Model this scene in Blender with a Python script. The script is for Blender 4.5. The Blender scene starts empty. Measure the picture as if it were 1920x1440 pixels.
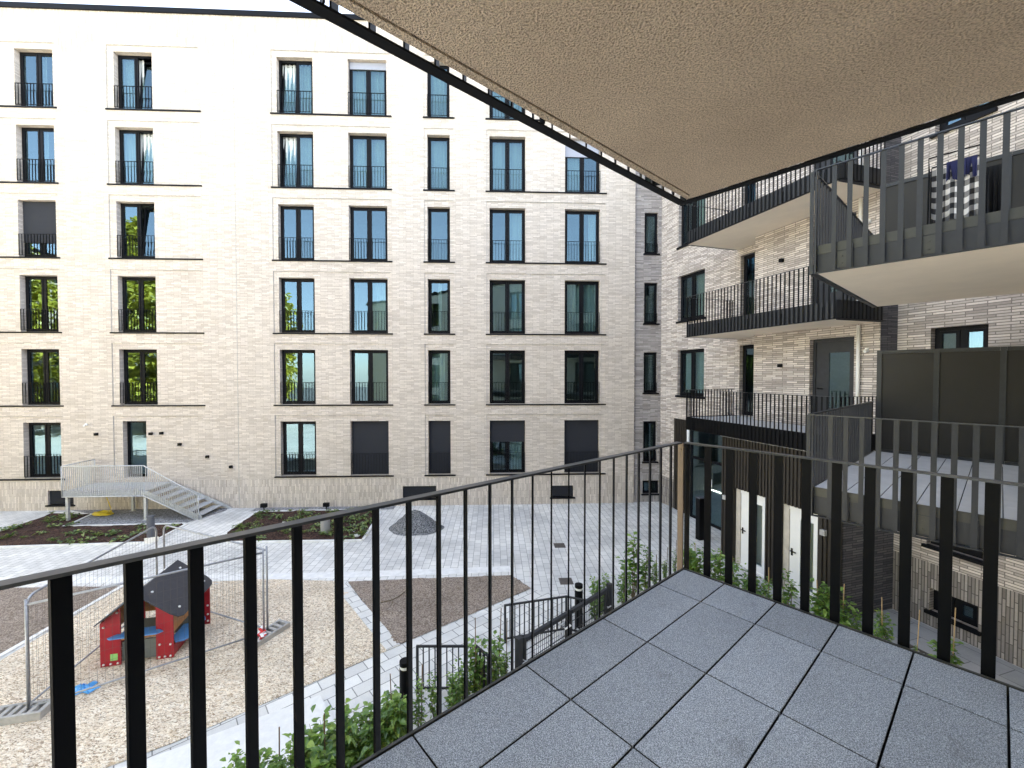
import bpy, math, random
from math import sin, cos, tan, radians, pi
from mathutils import Vector, Matrix, noise as mnoise

random.seed(7)
scene = bpy.context.scene
COL = scene.collection

# ------------------------------------------------------------------ survey of the place
E = 5.63                      # eye height above the courtyard paving
S = 3.05                      # storey height
PITCH = math.atan(17 / 794)
FPX = 794.0
V2 = lambda x, y: Vector((x, y, 0))


def ray(x, y):
    cx, cy = x - 960.0, 720.0 - y
    return Vector((cx, FPX * cos(PITCH) + cy * sin(PITCH), -FPX * sin(PITCH) + cy * cos(PITCH)))


def G(x, y, z=0.0):           # surveyed point on a level plane
    d = ray(x, y)
    t = (z - E) / d.z
    return Vector((d.x * t, d.y * t, z))


class Frame:
    """u along a wall, v out of it, w up"""
    def __init__(s, o, ang, flip=False):
        s.o = Vector(o)
        s.u = Vector((cos(ang), sin(ang), 0))
        s.v = Vector((s.u.y, -s.u.x, 0)) * (-1 if flip else 1)
        s.w = Vector((0, 0, 1))

    def p(s, u, v=0.0, w=0.0):
        return s.o + s.u * u + s.v * v + s.w * w

    def hit(s, x, y, v=0.0):  # pixel survey on the plane at distance v -> (u, w)
        d = ray(x, y)
        o = s.o + s.v * v - Vector((0, 0, E))
        t = o.dot(s.v) / d.dot(s.v)
        q = d * t + Vector((0, 0, E))
        return (q - s.o).dot(s.u), q.z


WORLD = Frame((0, 0, 0), 0, True)    # u = X, v = Y

# ------------------------------------------------------------------ mesh builder


class MB:
    def __init__(s, fr=WORLD):
        s.v, s.f, s.uv, s.mi, s.fr = [], [], [], [], fr

    def face(s, pts, uv=None, mi=0):
        b = len(s.v)
        s.v += [Vector(p) for p in pts]
        s.f.append(tuple(range(b, b + len(pts))))
        s.uv.append(uv or [(0, 0)] * len(pts))
        s.mi.append(mi)

    def box(s, u0, u1, v0, v1, w0, w1, fr=None, mi=0):
        fr = fr or s.fr
        c = [fr.p(u, v, w) for w in (w0, w1) for v in (v0, v1) for u in (u0, u1)]
        ax = fr.u.cross(fr.v).dot(fr.w) * (u1 - u0) * (v1 - v0) * (w1 - w0)
        du, dv, dw = abs(u1 - u0), abs(v1 - v0), abs(w1 - w0)
        for idx, (a, b) in (((0, 2, 3, 1), (dv, du)), ((4, 5, 7, 6), (du, dv)), ((0, 1, 5, 4), (du, dw)),
                            ((3, 2, 6, 7), (du, dw)), ((2, 0, 4, 6), (dv, dw)), ((1, 3, 7, 5), (dv, dw))):
            if ax < 0:
                idx = idx[::-1]
            s.face([c[i] for i in idx], [(0, 0), (a, 0), (a, b), (0, b)], mi)

    def prism(s, poly, z0, z1, mi=0, uvo=None):          # poly: list of world xy points, counter-clockwise or not
        poly = [Vector((p[0], p[1], 0)) for p in poly]
        area = sum(poly[i].x * poly[i - 1].y - poly[i - 1].x * poly[i].y for i in range(len(poly)))
        if area > 0:
            poly = poly[::-1]
        n = len(poly)
        s.face([p + Vector((0, 0, z1)) for p in poly], [(p.x, p.y) for p in poly], mi)
        for i in range(n):
            a, b = poly[i], poly[(i + 1) % n]
            s.face([a + Vector((0, 0, z0)), b + Vector((0, 0, z0)), b + Vector((0, 0, z1)), a + Vector((0, 0, z1))],
                   [(0, 0), ((b - a).length, 0), ((b - a).length, z1 - z0), (0, z1 - z0)], mi)

    def tube(s, pts, r, n=8, cap=True, r2=None):
        pts = [Vector(p) for p in pts]
        rings = []
        m = len(pts)
        up = None
        for i, p in enumerate(pts):
            t = (pts[min(i + 1, m - 1)] - pts[max(i - 1, 0)]).normalized()
            if up is None:
                up = t.orthogonal().normalized()
            up = (up - t * up.dot(t)).normalized()
            sd = t.cross(up)
            rr = r if r2 is None else r + (r2 - r) * i / max(m - 1, 1)
            b = len(s.v)
            s.v += [p + (up * cos(2 * pi * k / n) + sd * sin(2 * pi * k / n)) * rr for k in range(n)]
            rings.append(b)
        for a, b in zip(rings, rings[1:]):
            for k in range(n):
                k2 = (k + 1) % n
                s.f.append((a + k, a + k2, b + k2, b + k))
                s.uv.append([(0, 0)] * 4)
                s.mi.append(0)
        if cap:
            s.f.append(tuple(rings[0] + k for k in range(n))[::-1]); s.uv.append([(0, 0)] * n); s.mi.append(0)
            s.f.append(tuple(rings[-1] + k for k in range(n))); s.uv.append([(0, 0)] * n); s.mi.append(0)

    def mesh(s, name, mats, base=(0, 0, 0), bevel=0.0, smooth=False):
        base = Vector(base)
        me = bpy.data.meshes.new(name)
        me.from_pydata([tuple(p - base) for p in s.v], [], s.f)
        ul = me.uv_layers.new(name='UVMap')
        k = 0
        for u in s.uv:
            for q in u:
                ul.data[k].uv = q
                k += 1
        for m in (mats if isinstance(mats, (list, tuple)) else [mats]):
            me.materials.append(m)
        me.polygons.foreach_set('material_index', s.mi)
        if smooth:
            me.polygons.foreach_set('use_smooth', [True] * len(me.polygons))
        if bevel > 0:
            import bmesh
            bm = bmesh.new()
            bm.from_mesh(me)
            bmesh.ops.remove_doubles(bm, verts=bm.verts, dist=1e-5)
            bmesh.ops.bevel(bm, geom=[e for e in bm.edges if len(e.link_faces) == 2 and e.calc_face_angle(0) > 0.6],
                            offset=bevel, segments=2, affect='EDGES', profile=0.6, clamp_overlap=True)
            bm.to_mesh(me)
            bm.free()
        me.update()
        return me


BASE = {}


def tag(o, label=None, cat=None, group=None, kind=None):
    if label: o['label'] = label
    if cat: o['category'] = cat
    if group: o['group'] = group
    if kind: o['kind'] = kind
    return o


def thing(name, loc, label, cat, group=None):
    o = bpy.data.objects.new(name, None)
    o.empty_display_size = 0.2
    COL.objects.link(o)
    o.location = loc
    BASE[o.name] = Vector(loc)
    return tag(o, label, cat, group)


def link(name, me, parent=None, loc=(0, 0, 0)):
    o = bpy.data.objects.new(name, me)
    COL.objects.link(o)
    if parent:
        o.parent = parent
        BASE[o.name] = BASE[parent.name]
    o.location = loc
    return o


def part(name, mb, mat, parent, bevel=0.0, smooth=False, label=None):
    o = link(name, mb.mesh(name, mat, BASE[parent.name], bevel, smooth), parent)
    if label: o['label'] = label
    return o


def solo(name, mb, mat, label, cat, group=None, bevel=0.0, smooth=False, base=None):
    if base is None:
        xs = [p.x for p in mb.v]; ys = [p.y for p in mb.v]; zs = [p.z for p in mb.v]
        base = ((min(xs) + max(xs)) / 2, (min(ys) + max(ys)) / 2, min(zs))
    o = link(name, mb.mesh(name, mat, base, bevel, smooth), None, base)
    BASE[o.name] = Vector(base)
    return tag(o, label, cat, group)


def struct(name, mb, mat, kind='structure'):
    o = link(name, mb.mesh(name, mat))
    BASE[o.name] = Vector((0, 0, 0))
    o['kind'] = kind
    return o


# ------------------------------------------------------------------ materials
MATS = {}


class NT:
    def __init__(s, name):
        s.m = bpy.data.materials.new(name)
        s.m.use_nodes = True
        s.t = s.m.node_tree
        s.b = s.t.nodes['Principled BSDF']
        s.out = s.t.nodes['Material Output']
        MATS[name] = s.m

    def n(s, typ, **kw):
        nd = s.t.nodes.new(typ)
        for k, v in kw.items():
            if k in nd.inputs:
                nd.inputs[k].default_value = v
            else:
                setattr(nd, k, v)
        return nd

    def l(s, a, b):
        s.t.links.new(a, b)

    def mix(s, fac, a, b, blend='MIX'):
        nd = s.t.nodes.new('ShaderNodeMix')
        nd.data_type = 'RGBA'
        nd.blend_type = blend
        for sock, val in ((nd.inputs[0], fac), (nd.inputs[6], a), (nd.inputs[7], b)):
            if hasattr(val, 'is_linked'):
                s.l(val, sock)
            else:
                sock.default_value = val
        return nd.outputs[2]

    def noise(s, vec, scale, detail=4, rough=0.6):
        nd = s.n('ShaderNodeTexNoise')
        nd.inputs['Scale'].default_value = scale
        nd.inputs['Detail'].default_value = detail
        nd.inputs['Roughness'].default_value = rough
        if vec is not None:
            s.l(vec, nd.inputs['Vector'])
        return nd

    def ramp(s, fac, stops):
        nd = s.n('ShaderNodeValToRGB')
        el = nd.color_ramp.elements
        while len(el) < len(stops):
            el.new(0.5)
        for e, (p, c) in zip(el, stops):
            e.position = p
            e.color = c if len(c) == 4 else (*c, 1)
        s.l(fac, nd.inputs[0])
        return nd.outputs[0]

    def bump(s, h, strength, dist):
        nd = s.n('ShaderNodeBump')
        nd.inputs['Strength'].default_value = strength
        nd.inputs['Distance'].default_value = dist
        s.l(h, nd.inputs['Height'])
        s.l(nd.outputs[0], s.b.inputs['Normal'])
        return nd

    def coord(s, which='Object'):
        return s.n('ShaderNodeTexCoord').outputs[which]


def rgb(*c):
    return (*c, 1.0)


def mat_plain(name, c, rough=0.6, metal=0.0, var=0.08, scale=3.0, bump=0.0, bscale=60, spec=0.5):
    k = NT(name)
    co = k.coord()
    nz = k.noise(co, scale, 5)
    lo = tuple(x * (1 - var) for x in c)
    hi = tuple(min(1, x * (1 + var)) for x in c)
    k.l(k.ramp(nz.outputs[0], [(0.3, lo), (0.7, hi)]), k.b.inputs['Base Color'])
    k.b.inputs['Roughness'].default_value = rough
    k.b.inputs['Metallic'].default_value = metal
    k.b.inputs['Specular IOR Level'].default_value = spec
    if bump:
        k.bump(k.noise(co, bscale, 6).outputs[0], bump, 0.01)
    return k.m


def mat_brick(name, c1, c2, mortar, bw=0.30, rh=0.057, ms=0.007, vertical=False, offset=0.37, stain=0.12, bias=0.0, tint=None):
    k = NT(name)
    uv = k.n('ShaderNodeUVMap').outputs[0]
    vec = uv
    if vertical:
        mp = k.n('ShaderNodeMapping')
        mp.inputs['Rotation'].default_value = (0, 0, radians(90))
        k.l(uv, mp.inputs['Vector'])
        vec = mp.outputs[0]
    br = k.n('ShaderNodeTexBrick')
    br.offset = offset
    br.offset_frequency = 3
    br.inputs['Scale'].default_value = 1.0
    br.inputs['Brick Width'].default_value = bw
    br.inputs['Row Height'].default_value = rh
    br.inputs['Mortar Size'].default_value = ms
    br.inputs['Mortar Smooth'].default_value = 0.15
    br.inputs['Bias'].default_value = bias
    br.inputs['Color1'].default_value = rgb(*c1)
    br.inputs['Color2'].default_value = rgb(*c2)
    br.inputs['Mortar'].default_value = rgb(*mortar)
    k.l(vec, br.inputs['Vector'])
    fine = k.noise(uv, 22, 5, 0.7)
    col = k.mix(0.38, br.outputs['Color'], k.ramp(fine.outputs[0], [(0.25, (0.62, 0.6, 0.6)), (0.75, (1.25, 1.25, 1.25))]), 'MULTIPLY')
    big = k.noise(uv, 0.55, 5, 0.6)
    col = k.mix(stain * 3, col, k.ramp(big.outputs[0], [(0.3, (0.88, 0.87, 0.86)), (0.7, (1.08, 1.08, 1.08))]), 'MULTIPLY')
    sm = k.n('ShaderNodeMapping')
    sm.inputs['Scale'].default_value = (2.6, 0.22, 1)
    k.l(uv, sm.inputs['Vector'])
    streak = k.noise(sm.outputs[0], 1.6, 6, 0.65)
    col = k.mix(stain * 1.8, col, k.ramp(streak.outputs[0], [(0.32, (0.80, 0.78, 0.76)), (0.55, (1.03, 1.03, 1.03))]), 'MULTIPLY')
    k.l(col, k.b.inputs['Base Color'])
    k.b.inputs['Roughness'].default_value = 0.85
    k.b.inputs['Specular IOR Level'].default_value = 0.3
    inv = k.n('ShaderNodeMath', operation='SUBTRACT')
    inv.inputs[0].default_value = 1.0
    k.l(br.outputs['Fac'], inv.inputs[1])
    add = k.n('ShaderNodeMath', operation='MULTIPLY_ADD')
    k.l(fine.outputs[0], add.inputs[0])
    add.inputs[1].default_value = 0.5
    k.l(inv.outputs[0], add.inputs[2])
    k.bump(add.outputs[0], 0.35, 0.006)
    return k.m


def mat_paver(name, c1, c2, mortar, bw, rh, ang, ms=0.006, wet=0.0):
    k = NT(name)
    co = k.coord()
    mp = k.n('ShaderNodeMapping')
    mp.inputs['Rotation'].default_value = (0, 0, ang)
    k.l(co, mp.inputs['Vector'])
    br = k.n('ShaderNodeTexBrick')
    br.offset = 0.5
    br.inputs['Scale'].default_value = 1.0
    br.inputs['Brick Width'].default_value = bw
    br.inputs['Row Height'].default_value = rh
    br.inputs['Mortar Size'].default_value = ms
    br.inputs['Mortar Smooth'].default_value = 0.1
    br.inputs['Color1'].default_value = rgb(*c1)
    br.inputs['Color2'].default_value = rgb(*c2)
    br.inputs['Mortar'].default_value = rgb(*mortar)
    k.l(mp.outputs[0], br.inputs['Vector'])
    st = k.noise(co, 0.33, 8, 0.66)
    fine = k.noise(co, 60, 4, 0.7)
    col = k.mix(0.8, br.outputs['Color'], k.ramp(st.outputs[0], [(0.36, (0.60, 0.61, 0.63)), (0.52, (0.92, 0.92, 0.92)), (0.66, (1.06, 1.06, 1.05))]), 'MULTIPLY')
    col = k.mix(0.4, col, k.ramp(fine.outputs[0], [(0.3, (0.75, 0.75, 0.75)), (0.7, (1.2, 1.2, 1.2))]), 'MULTIPLY')
    k.l(col, k.b.inputs['Base Color'])
    k.b.inputs['Roughness'].default_value = 0.8
    inv = k.n('ShaderNodeMath', operation='SUBTRACT')
    inv.inputs[0].default_value = 1.0
    k.l(br.outputs['Fac'], inv.inputs[1])
    k.bump(inv.outputs[0], 0.4, 0.005)
    return k.m


def mat_grain(name, stops, scale, bump=0.6, dist=0.02, stretch=None, big=None):
    """loose material: chips, soil, mulch, grit"""
    k = NT(name)
    co = k.coord()
    vec = co
    if stretch:
        mp = k.n('ShaderNodeMapping')
        mp.inputs['Scale'].default_value = stretch
        mp.inputs['Rotation'].default_value = (0, 0, 0.6)
        wob = k.noise(co, 9, 3)
        ad = k.mix(0.12, co, wob.outputs[1], 'ADD')
        k.l(ad, mp.inputs['Vector'])
        vec = mp.outputs[0]
    vo = k.n('ShaderNodeTexVoronoi')
    vo.inputs['Scale'].default_value = scale
    k.l(vec, vo.inputs['Vector'])
    sep = k.n('ShaderNodeSeparateColor')
    k.l(vo.outputs['Color'], sep.inputs[0])
    nz = k.noise(co, scale * 0.33, 5, 0.7)
    mx = k.n('ShaderNodeMath', operation='MULTIPLY_ADD')
    k.l(sep.outputs[0], mx.inputs[0])
    mx.inputs[1].default_value = 0.62
    mu = k.n('ShaderNodeMath', operation='MULTIPLY')
    k.l(nz.outputs[0], mu.inputs[0])
    mu.inputs[1].default_value = 0.38
    k.l(mu.outputs[0], mx.inputs[2])
    col = k.ramp(mx.outputs[0], stops)
    bg = k.noise(co, big or 0.7, 5, 0.6)
    col = k.mix(0.8, col, k.ramp(bg.outputs[0], [(0.3, (0.78, 0.77, 0.76)), (0.7, (1.15, 1.15, 1.15))]), 'MULTIPLY')
    k.l(col, k.b.inputs['Base Color'])
    k.b.inputs['Roughness'].default_value = 0.95
    k.b.inputs['Specular IOR Level'].default_value = 0.2
    k.bump(mx.outputs[0], bump, dist)
    return k.m


def mat_glass(name, ior=2.15, tint=(0.58, 0.66, 0.65)):
    k = NT(name)
    k.t.nodes.remove(k.b)
    tr = k.n('ShaderNodeBsdfTransparent')
    tr.inputs[0].default_value = rgb(*tint)
    gl = k.n('ShaderNodeBsdfGlossy')
    gl.inputs['Roughness'].default_value = 0.004
    gl.inputs['Color'].default_value = rgb(0.54, 0.83, 1.0)
    fr = k.n('ShaderNodeFresnel')
    fr.inputs['IOR'].default_value = ior
    # float glass is never quite flat
    nz = k.noise(k.coord(), 1.3, 2)
    bp = k.n('ShaderNodeBump')
    bp.inputs['Strength'].default_value = 0.03
    bp.inputs['Distance'].default_value = 0.05
    k.l(nz.outputs[0], bp.inputs['Height'])
    k.l(bp.outputs[0], gl.inputs['Normal'])
    mx = k.n('ShaderNodeMixShader')
    ge = k.n('ShaderNodeNewGeometry')
    fm = k.n('ShaderNodeMath', operation='SUBTRACT', use_clamp=True)
    k.l(fr.outputs[0], fm.inputs[0])
    k.l(ge.outputs['Backfacing'], fm.inputs[1])
    k.l(fm.outputs[0], mx.inputs[0])
    k.l(tr.outputs[0], mx.inputs[1])
    k.l(gl.outputs[0], mx.inputs[2])
    k.l(mx.outputs[0], k.out.inputs[0])
    return k.m


def mat_leaf(name, a, b, c):
    k = NT(name)
    k.t.nodes.remove(k.b)
    co = k.coord()
    nz = k.noise(co, 6, 3)
    geo = k.n('ShaderNodeNewGeometry')
    f = k.n('ShaderNodeMath', operation='MULTIPLY_ADD')
    k.l(geo.outputs['Random Per Island'], f.inputs[0])
    f.inputs[1].default_value = 0.7
    g = k.n('ShaderNodeMath', operation='MULTIPLY')
    k.l(nz.outputs[0], g.inputs[0]); g.inputs[1].default_value = 0.3
    k.l(g.outputs[0], f.inputs[2])
    col = k.ramp(f.outputs[0], [(0.1, a), (0.5, b), (0.9, c)])
    d = k.n('ShaderNodeBsdfDiffuse')
    t = k.n('ShaderNodeBsdfTranslucent')
    gl = k.n('ShaderNodeBsdfGlossy')
    gl.inputs['Roughness'].default_value = 0.4
    k.l(col, d.inputs[0])
    k.l(k.mix(1.0, col, rgb(1.3, 1.25, 0.6), 'MULTIPLY'), t.inputs[0])
    m1 = k.n('ShaderNodeMixShader'); m1.inputs[0].default_value = 0.35
    k.l(d.outputs[0], m1.inputs[1]); k.l(t.outputs[0], m1.inputs[2])
    m2 = k.n('ShaderNodeMixShader'); m2.inputs[0].default_value = 0.06
    k.l(m1.outputs[0], m2.inputs[1]); k.l(gl.outputs[0], m2.inputs[2])
    k.l(m2.outputs[0], k.out.inputs[0])
    return k.m


def mat_tile():
    k = NT('balcony_tile')
    co = k.coord()
    geo = k.n('ShaderNodeNewGeometry')
    sp = k.noise(co, 230, 2, 0.8)
    sp2 = k.noise(co, 75, 3, 0.8)
    col = k.ramp(sp.outputs[0], [(0.33, (0.075, 0.084, 0.094)), (0.5, (0.265, 0.292, 0.318)), (0.66, (0.66, 0.70, 0.74))])
    col = k.mix(0.6, col, k.ramp(sp2.outputs[0], [(0.3, (0.75, 0.75, 0.76)), (0.7, (1.2, 1.2, 1.2))]), 'MULTIPLY')
    bg = k.noise(co, 1.6, 6, 0.65)
    col = k.mix(0.8, col, k.ramp(bg.outputs[0], [(0.3, (0.84, 0.84, 0.85)), (0.7, (1.12, 1.12, 1.12))]), 'MULTIPLY')
    wm = k.noise(co, 3.4, 7, 0.7)
    col = k.mix(0.7, col, k.ramp(wm.outputs[0], [(0.33, (0.70, 0.69, 0.67)), (0.41, (1.0, 1.0, 1.0)), (0.62, (1.0, 1.0, 1.0)), (0.72, (1.1, 1.1, 1.09))]), 'MULTIPLY')
    isl = k.ramp(geo.outputs['Random Per Island'], [(0.0, (0.88, 0.88, 0.88)), (1.0, (1.08, 1.08, 1.08))])
    col = k.mix(1.0, col, isl, 'MULTIPLY')
    k.l(col, k.b.inputs['Base Color'])
    k.b.inputs['Roughness'].default_value = 0.62
    k.bump(sp.outputs[0], 0.25, 0.003)
    return k.m


def mat_stucco():
    k = NT('soffit_stucco')
    co = k.coord()
    a = k.noise(co, 125, 3, 0.55)
    b = k.noise(co, 30, 3, 0.6)
    ad = k.n('ShaderNodeMath', operation='MULTIPLY_ADD')
    k.l(b.outputs[0], ad.inputs[0]); ad.inputs[1].default_value = 0.45
    k.l(a.outputs[0], ad.inputs[2])
    col = k.ramp(a.outputs[0], [(0.34, (0.44, 0.34, 0.25)), (0.6, (0.90, 0.74, 0.57))])  # ramp darkens the pits of the grain, painting in their shade
    bg = k.noise(co, 1.4, 7, 0.68)
    col = k.mix(0.8, col, k.ramp(bg.outputs[0], [(0.32, (0.82, 0.80, 0.78)), (0.68, (1.08, 1.08, 1.07))]), 'MULTIPLY')
    k.l(col, k.b.inputs['Base Color'])
    k.b.inputs['Roughness'].default_value = 0.95
    k.b.inputs['Specular IOR Level'].default_value = 0.15
    k.bump(ad.outputs[0], 1.0, 0.035)
    return k.m


M = {}
M['brick'] = mat_brick('facade_brick', (0.49, 0.43, 0.375), (0.69, 0.62, 0.55), (0.40, 0.35, 0.30))
M['brick_v'] = mat_brick('facade_brick_upright', (0.45, 0.395, 0.345), (0.70, 0.63, 0.555), (0.40, 0.35, 0.305), vertical=True)
M['brick_r'] = mat_brick('side_brick', (0.36, 0.315, 0.285), (0.75, 0.68, 0.62), (0.23, 0.205, 0.185), bw=0.34, rh=0.058, ms=0.009)
M['brick_rv'] = mat_brick('side_brick_upright', (0.19, 0.17, 0.156), (0.42, 0.38, 0.35), (0.10, 0.09, 0.082), bw=0.36, rh=0.057, ms=0.009, vertical=True)
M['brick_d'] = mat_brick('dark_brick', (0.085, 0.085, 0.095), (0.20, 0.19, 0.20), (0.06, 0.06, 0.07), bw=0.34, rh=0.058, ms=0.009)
M['brick_s'] = mat_brick('stair_tower_brick', (0.23, 0.21, 0.205), (0.46, 0.425, 0.41), (0.25, 0.23, 0.22), bw=0.34, rh=0.058)
M['paver'] = mat_paver('court_pavers', (0.66, 0.645, 0.615), (0.80, 0.785, 0.75), (0.24, 0.235, 0.225), 0.32, 0.21, radians(90 - 2.5))
M['paver_d'] = mat_paver('path_pavers', (0.66, 0.645, 0.61), (0.80, 0.785, 0.74), (0.26, 0.255, 0.24), 0.42, 0.28, -radians(40.9), ms=0.009)
M['paver_g'] = mat_paver('side_path_slabs', (0.40, 0.41, 0.42), (0.48, 0.48, 0.49), (0.2, 0.2, 0.2), 0.8, 0.5, -radians(107), ms=0.008)
M['chips'] = mat_grain('wood_chips', [(0.15, (0.22, 0.155, 0.10)), (0.36, (0.62, 0.49, 0.35)), (0.53, (0.85, 0.72, 0.55)), (0.78, (0.95, 0.87, 0.73))], 33, 1.0, 0.03, (1.0, 2.6, 1.0))
M['soil'] = mat_grain('bare_soil', [(0.2, (0.15, 0.115, 0.09)), (0.5, (0.28, 0.225, 0.18)), (0.85, (0.44, 0.37, 0.31))], 46, 0.9, 0.03)
M['mulch'] = mat_grain('bark_mulch', [(0.2, (0.018, 0.011, 0.009)), (0.5, (0.055, 0.032, 0.026)), (0.85, (0.14, 0.08, 0.06))], 22, 1.0, 0.05, (1, 2, 1))
M['grit'] = mat_grain('grey_grit', [(0.2, (0.12, 0.12, 0.125)), (0.5, (0.24, 0.24, 0.25)), (0.85, (0.40, 0.40, 0.41))], 28, 0.8, 0.03)
M['asphalt'] = mat_grain('asphalt_crumbs', [(0.2, (0.06, 0.062, 0.066)), (0.5, (0.16, 0.164, 0.17)), (0.85, (0.32, 0.322, 0.33))], 34, 0.9, 0.03)
M['ground'] = mat_grain('town_ground', [(0.2, (0.16, 0.16, 0.16)), (0.8, (0.26, 0.26, 0.25))], 8, 0.3, 0.01)
M['kerb'] = mat_plain('kerb_concrete', (0.74, 0.73, 0.71), 0.85, var=0.12, scale=6, bump=0.2)
M['terrace'] = mat_plain('pale_terrace_slab', (0.74, 0.73, 0.70), 0.8, var=0.07, scale=9, bump=0.2, bscale=90)
M['concrete'] = mat_plain('grey_concrete', (0.40, 0.385, 0.36), 0.9, var=0.22, scale=7, bump=0.4, bscale=50)
M['cream'] = mat_plain('cream_wall', (0.72, 0.66, 0.55), 0.85, var=0.08, scale=4, bump=0.2)
M['tile'] = mat_tile()
M['tile_pale'] = mat_plain('pale_balcony_tile', (0.50, 0.51, 0.53), 0.7, var=0.08, scale=5, bump=0.1, bscale=200)
M['stucco'] = mat_stucco()
M['soffit'] = mat_plain('cream_soffit', (0.87, 0.76, 0.61), 0.95, var=0.04, scale=2, bump=0.35, bscale=120)
M['black'] = mat_plain('black_steel', (0.0045, 0.0047, 0.0055), 0.5, 0.0, var=0.15, scale=14, bump=0.05, bscale=300, spec=0.12)
M['anthra'] = mat_plain('anthracite_steel', (0.026, 0.028, 0.032), 0.45, 0.0, var=0.14, scale=8, bump=0.05, bscale=250, spec=0.35)
M['handrail'] = mat_plain('handrail_steel', (0.06, 0.064, 0.072), 0.34, 0.7, var=0.12, scale=14)
M['trim'] = mat_plain('fascia_trim', (0.045, 0.045, 0.038), 0.45, 0.2, var=0.15, scale=9)
M['warm_sheen'] = mat_plain('warm_sheen_steel', (0.115, 0.080, 0.052), 0.45, 0.2, var=0.12, scale=20)  # brown of our corner post paints in a warm reflection
M['frame'] = mat_plain('window_frame_dark', (0.0055, 0.006, 0.008), 0.5, var=0.1, scale=5, spec=0.12)
M['blind'] = mat_brick('roller_blind', (0.025, 0.027, 0.034), (0.026, 0.028, 0.035), (0.016, 0.017, 0.022), bw=50, rh=0.05, ms=0.003, stain=0.03)
M['blind_pale'] = mat_plain('pale_blind_box', (0.30, 0.31, 0.36), 0.6, var=0.04)
M['panel'] = mat_plain('dark_partition_board', (0.017, 0.0155, 0.0135), 0.55, var=0.12, scale=1.5, spec=0.35)
M['glass'] = mat_glass('window_glass')
M['glass_c'] = mat_glass('clear_glass', 1.6, (0.85, 0.9, 0.88))
M['curtain'] = mat_plain('sheer_curtain', (0.72, 0.74, 0.73), 0.9, var=0.06)
M['curtain_warm'] = mat_plain('beige_curtain', (0.62, 0.58, 0.46), 0.9, var=0.06)
M['inside'] = mat_plain('room_wall', (0.42, 0.41, 0.38), 0.9, var=0.05)
M['clad'] = mat_plain('ribbed_cladding', (0.030, 0.024, 0.018), 0.55, 0.2, var=0.12, scale=6)
M['white'] = mat_plain('white_paint', (0.80, 0.79, 0.76), 0.5, var=0.03)
M['joint_shade'] = mat_plain('painted_joint_shade', (0.02, 0.019, 0.018), 0.95, var=0.3, scale=30, spec=0.1)
M['block_render'] = mat_plain('sand_render', (0.50, 0.43, 0.34), 0.85, var=0.06)
M['beige'] = mat_plain('primed_jamb', (0.52, 0.47, 0.40), 0.8, var=0.15, scale=5)
M['navy'] = mat_plain('navy_door', (0.04, 0.045, 0.065), 0.5, var=0.08)
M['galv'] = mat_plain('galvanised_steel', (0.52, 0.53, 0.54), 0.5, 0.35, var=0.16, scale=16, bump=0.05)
M['galv_d'] = mat_plain('galvanised_tube', (0.33, 0.34, 0.36), 0.45, 0.6, var=0.2, scale=12)
M['red'] = mat_plain('red_board', (0.36, 0.008, 0.018), 0.42, var=0.08, scale=9)
M['orange'] = mat_plain('ochre_board', (0.40, 0.17, 0.035), 0.45, var=0.14, scale=6)
M['blue'] = mat_plain('blue_board', (0.09, 0.27, 0.58), 0.4, var=0.06)
M['roofboard'] = mat_plain('charcoal_board', (0.034, 0.035, 0.044), 0.5, var=0.14, scale=8, bump=0.1)
M['greyboard'] = mat_plain('grey_green_board', (0.13, 0.14, 0.13), 0.55, var=0.12)
M['green'] = mat_plain('lime_sticker', (0.30, 0.62, 0.18), 0.5, var=0.03)
M['screw'] = mat_plain('white_cap', (0.82, 0.82, 0.8), 0.4, var=0.02)
M['paper'] = mat_plain('paper_white', (0.84, 0.84, 0.82), 0.8, var=0.03)
M['bag'] = mat_plain('blue_plastic', (0.10, 0.40, 0.80), 0.3, var=0.1)
M['hose'] = mat_plain('yellow_hose', (0.78, 0.58, 0.03), 0.4, var=0.08)
M['iron'] = mat_plain('cast_iron', (0.10, 0.085, 0.075), 0.75, var=0.2, scale=14)
M['bollard'] = mat_plain('bollard_grey', (0.09, 0.095, 0.11), 0.5, var=0.1)
M['bollard_p'] = mat_plain('bollard_pale', (0.30, 0.295, 0.29), 0.6, var=0.08)
M['tape_red'] = mat_plain('tape_red', (0.65, 0.03, 0.03), 0.5, var=0.04)
M['cane'] = mat_plain('bamboo', (0.50, 0.34, 0.17), 0.7, var=0.2, scale=8)
M['cane_d'] = mat_plain('weathered_bamboo', (0.16, 0.10, 0.06), 0.8, var=0.2, scale=8)
M['stem'] = mat_plain('woody_stem', (0.13, 0.10, 0.06), 0.85, var=0.2)
M['bark'] = mat_plain('tree_bark', (0.16, 0.13, 0.10), 0.9, var=0.3, scale=4, bump=0.5)
M['leaf'] = mat_leaf('shrub_leaf', (0.055, 0.12, 0.03), (0.14, 0.26, 0.05), (0.30, 0.43, 0.10))
M['leaf_t'] = mat_leaf('tree_leaf', (0.20, 0.22, 0.03), (0.42, 0.42, 0.055), (0.62, 0.58, 0.10))
M['leaf_g'] = mat_leaf('ground_leaf', (0.04, 0.08, 0.025), (0.11, 0.18, 0.05), (0.32, 0.38, 0.12))
M['cloth_n'] = mat_plain('navy_cloth', (0.012, 0.015, 0.07), 0.9, var=0.15)
M['cloth_b'] = mat_plain('black_cloth', (0.010, 0.010, 0.010), 0.95, var=0.2)


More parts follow.
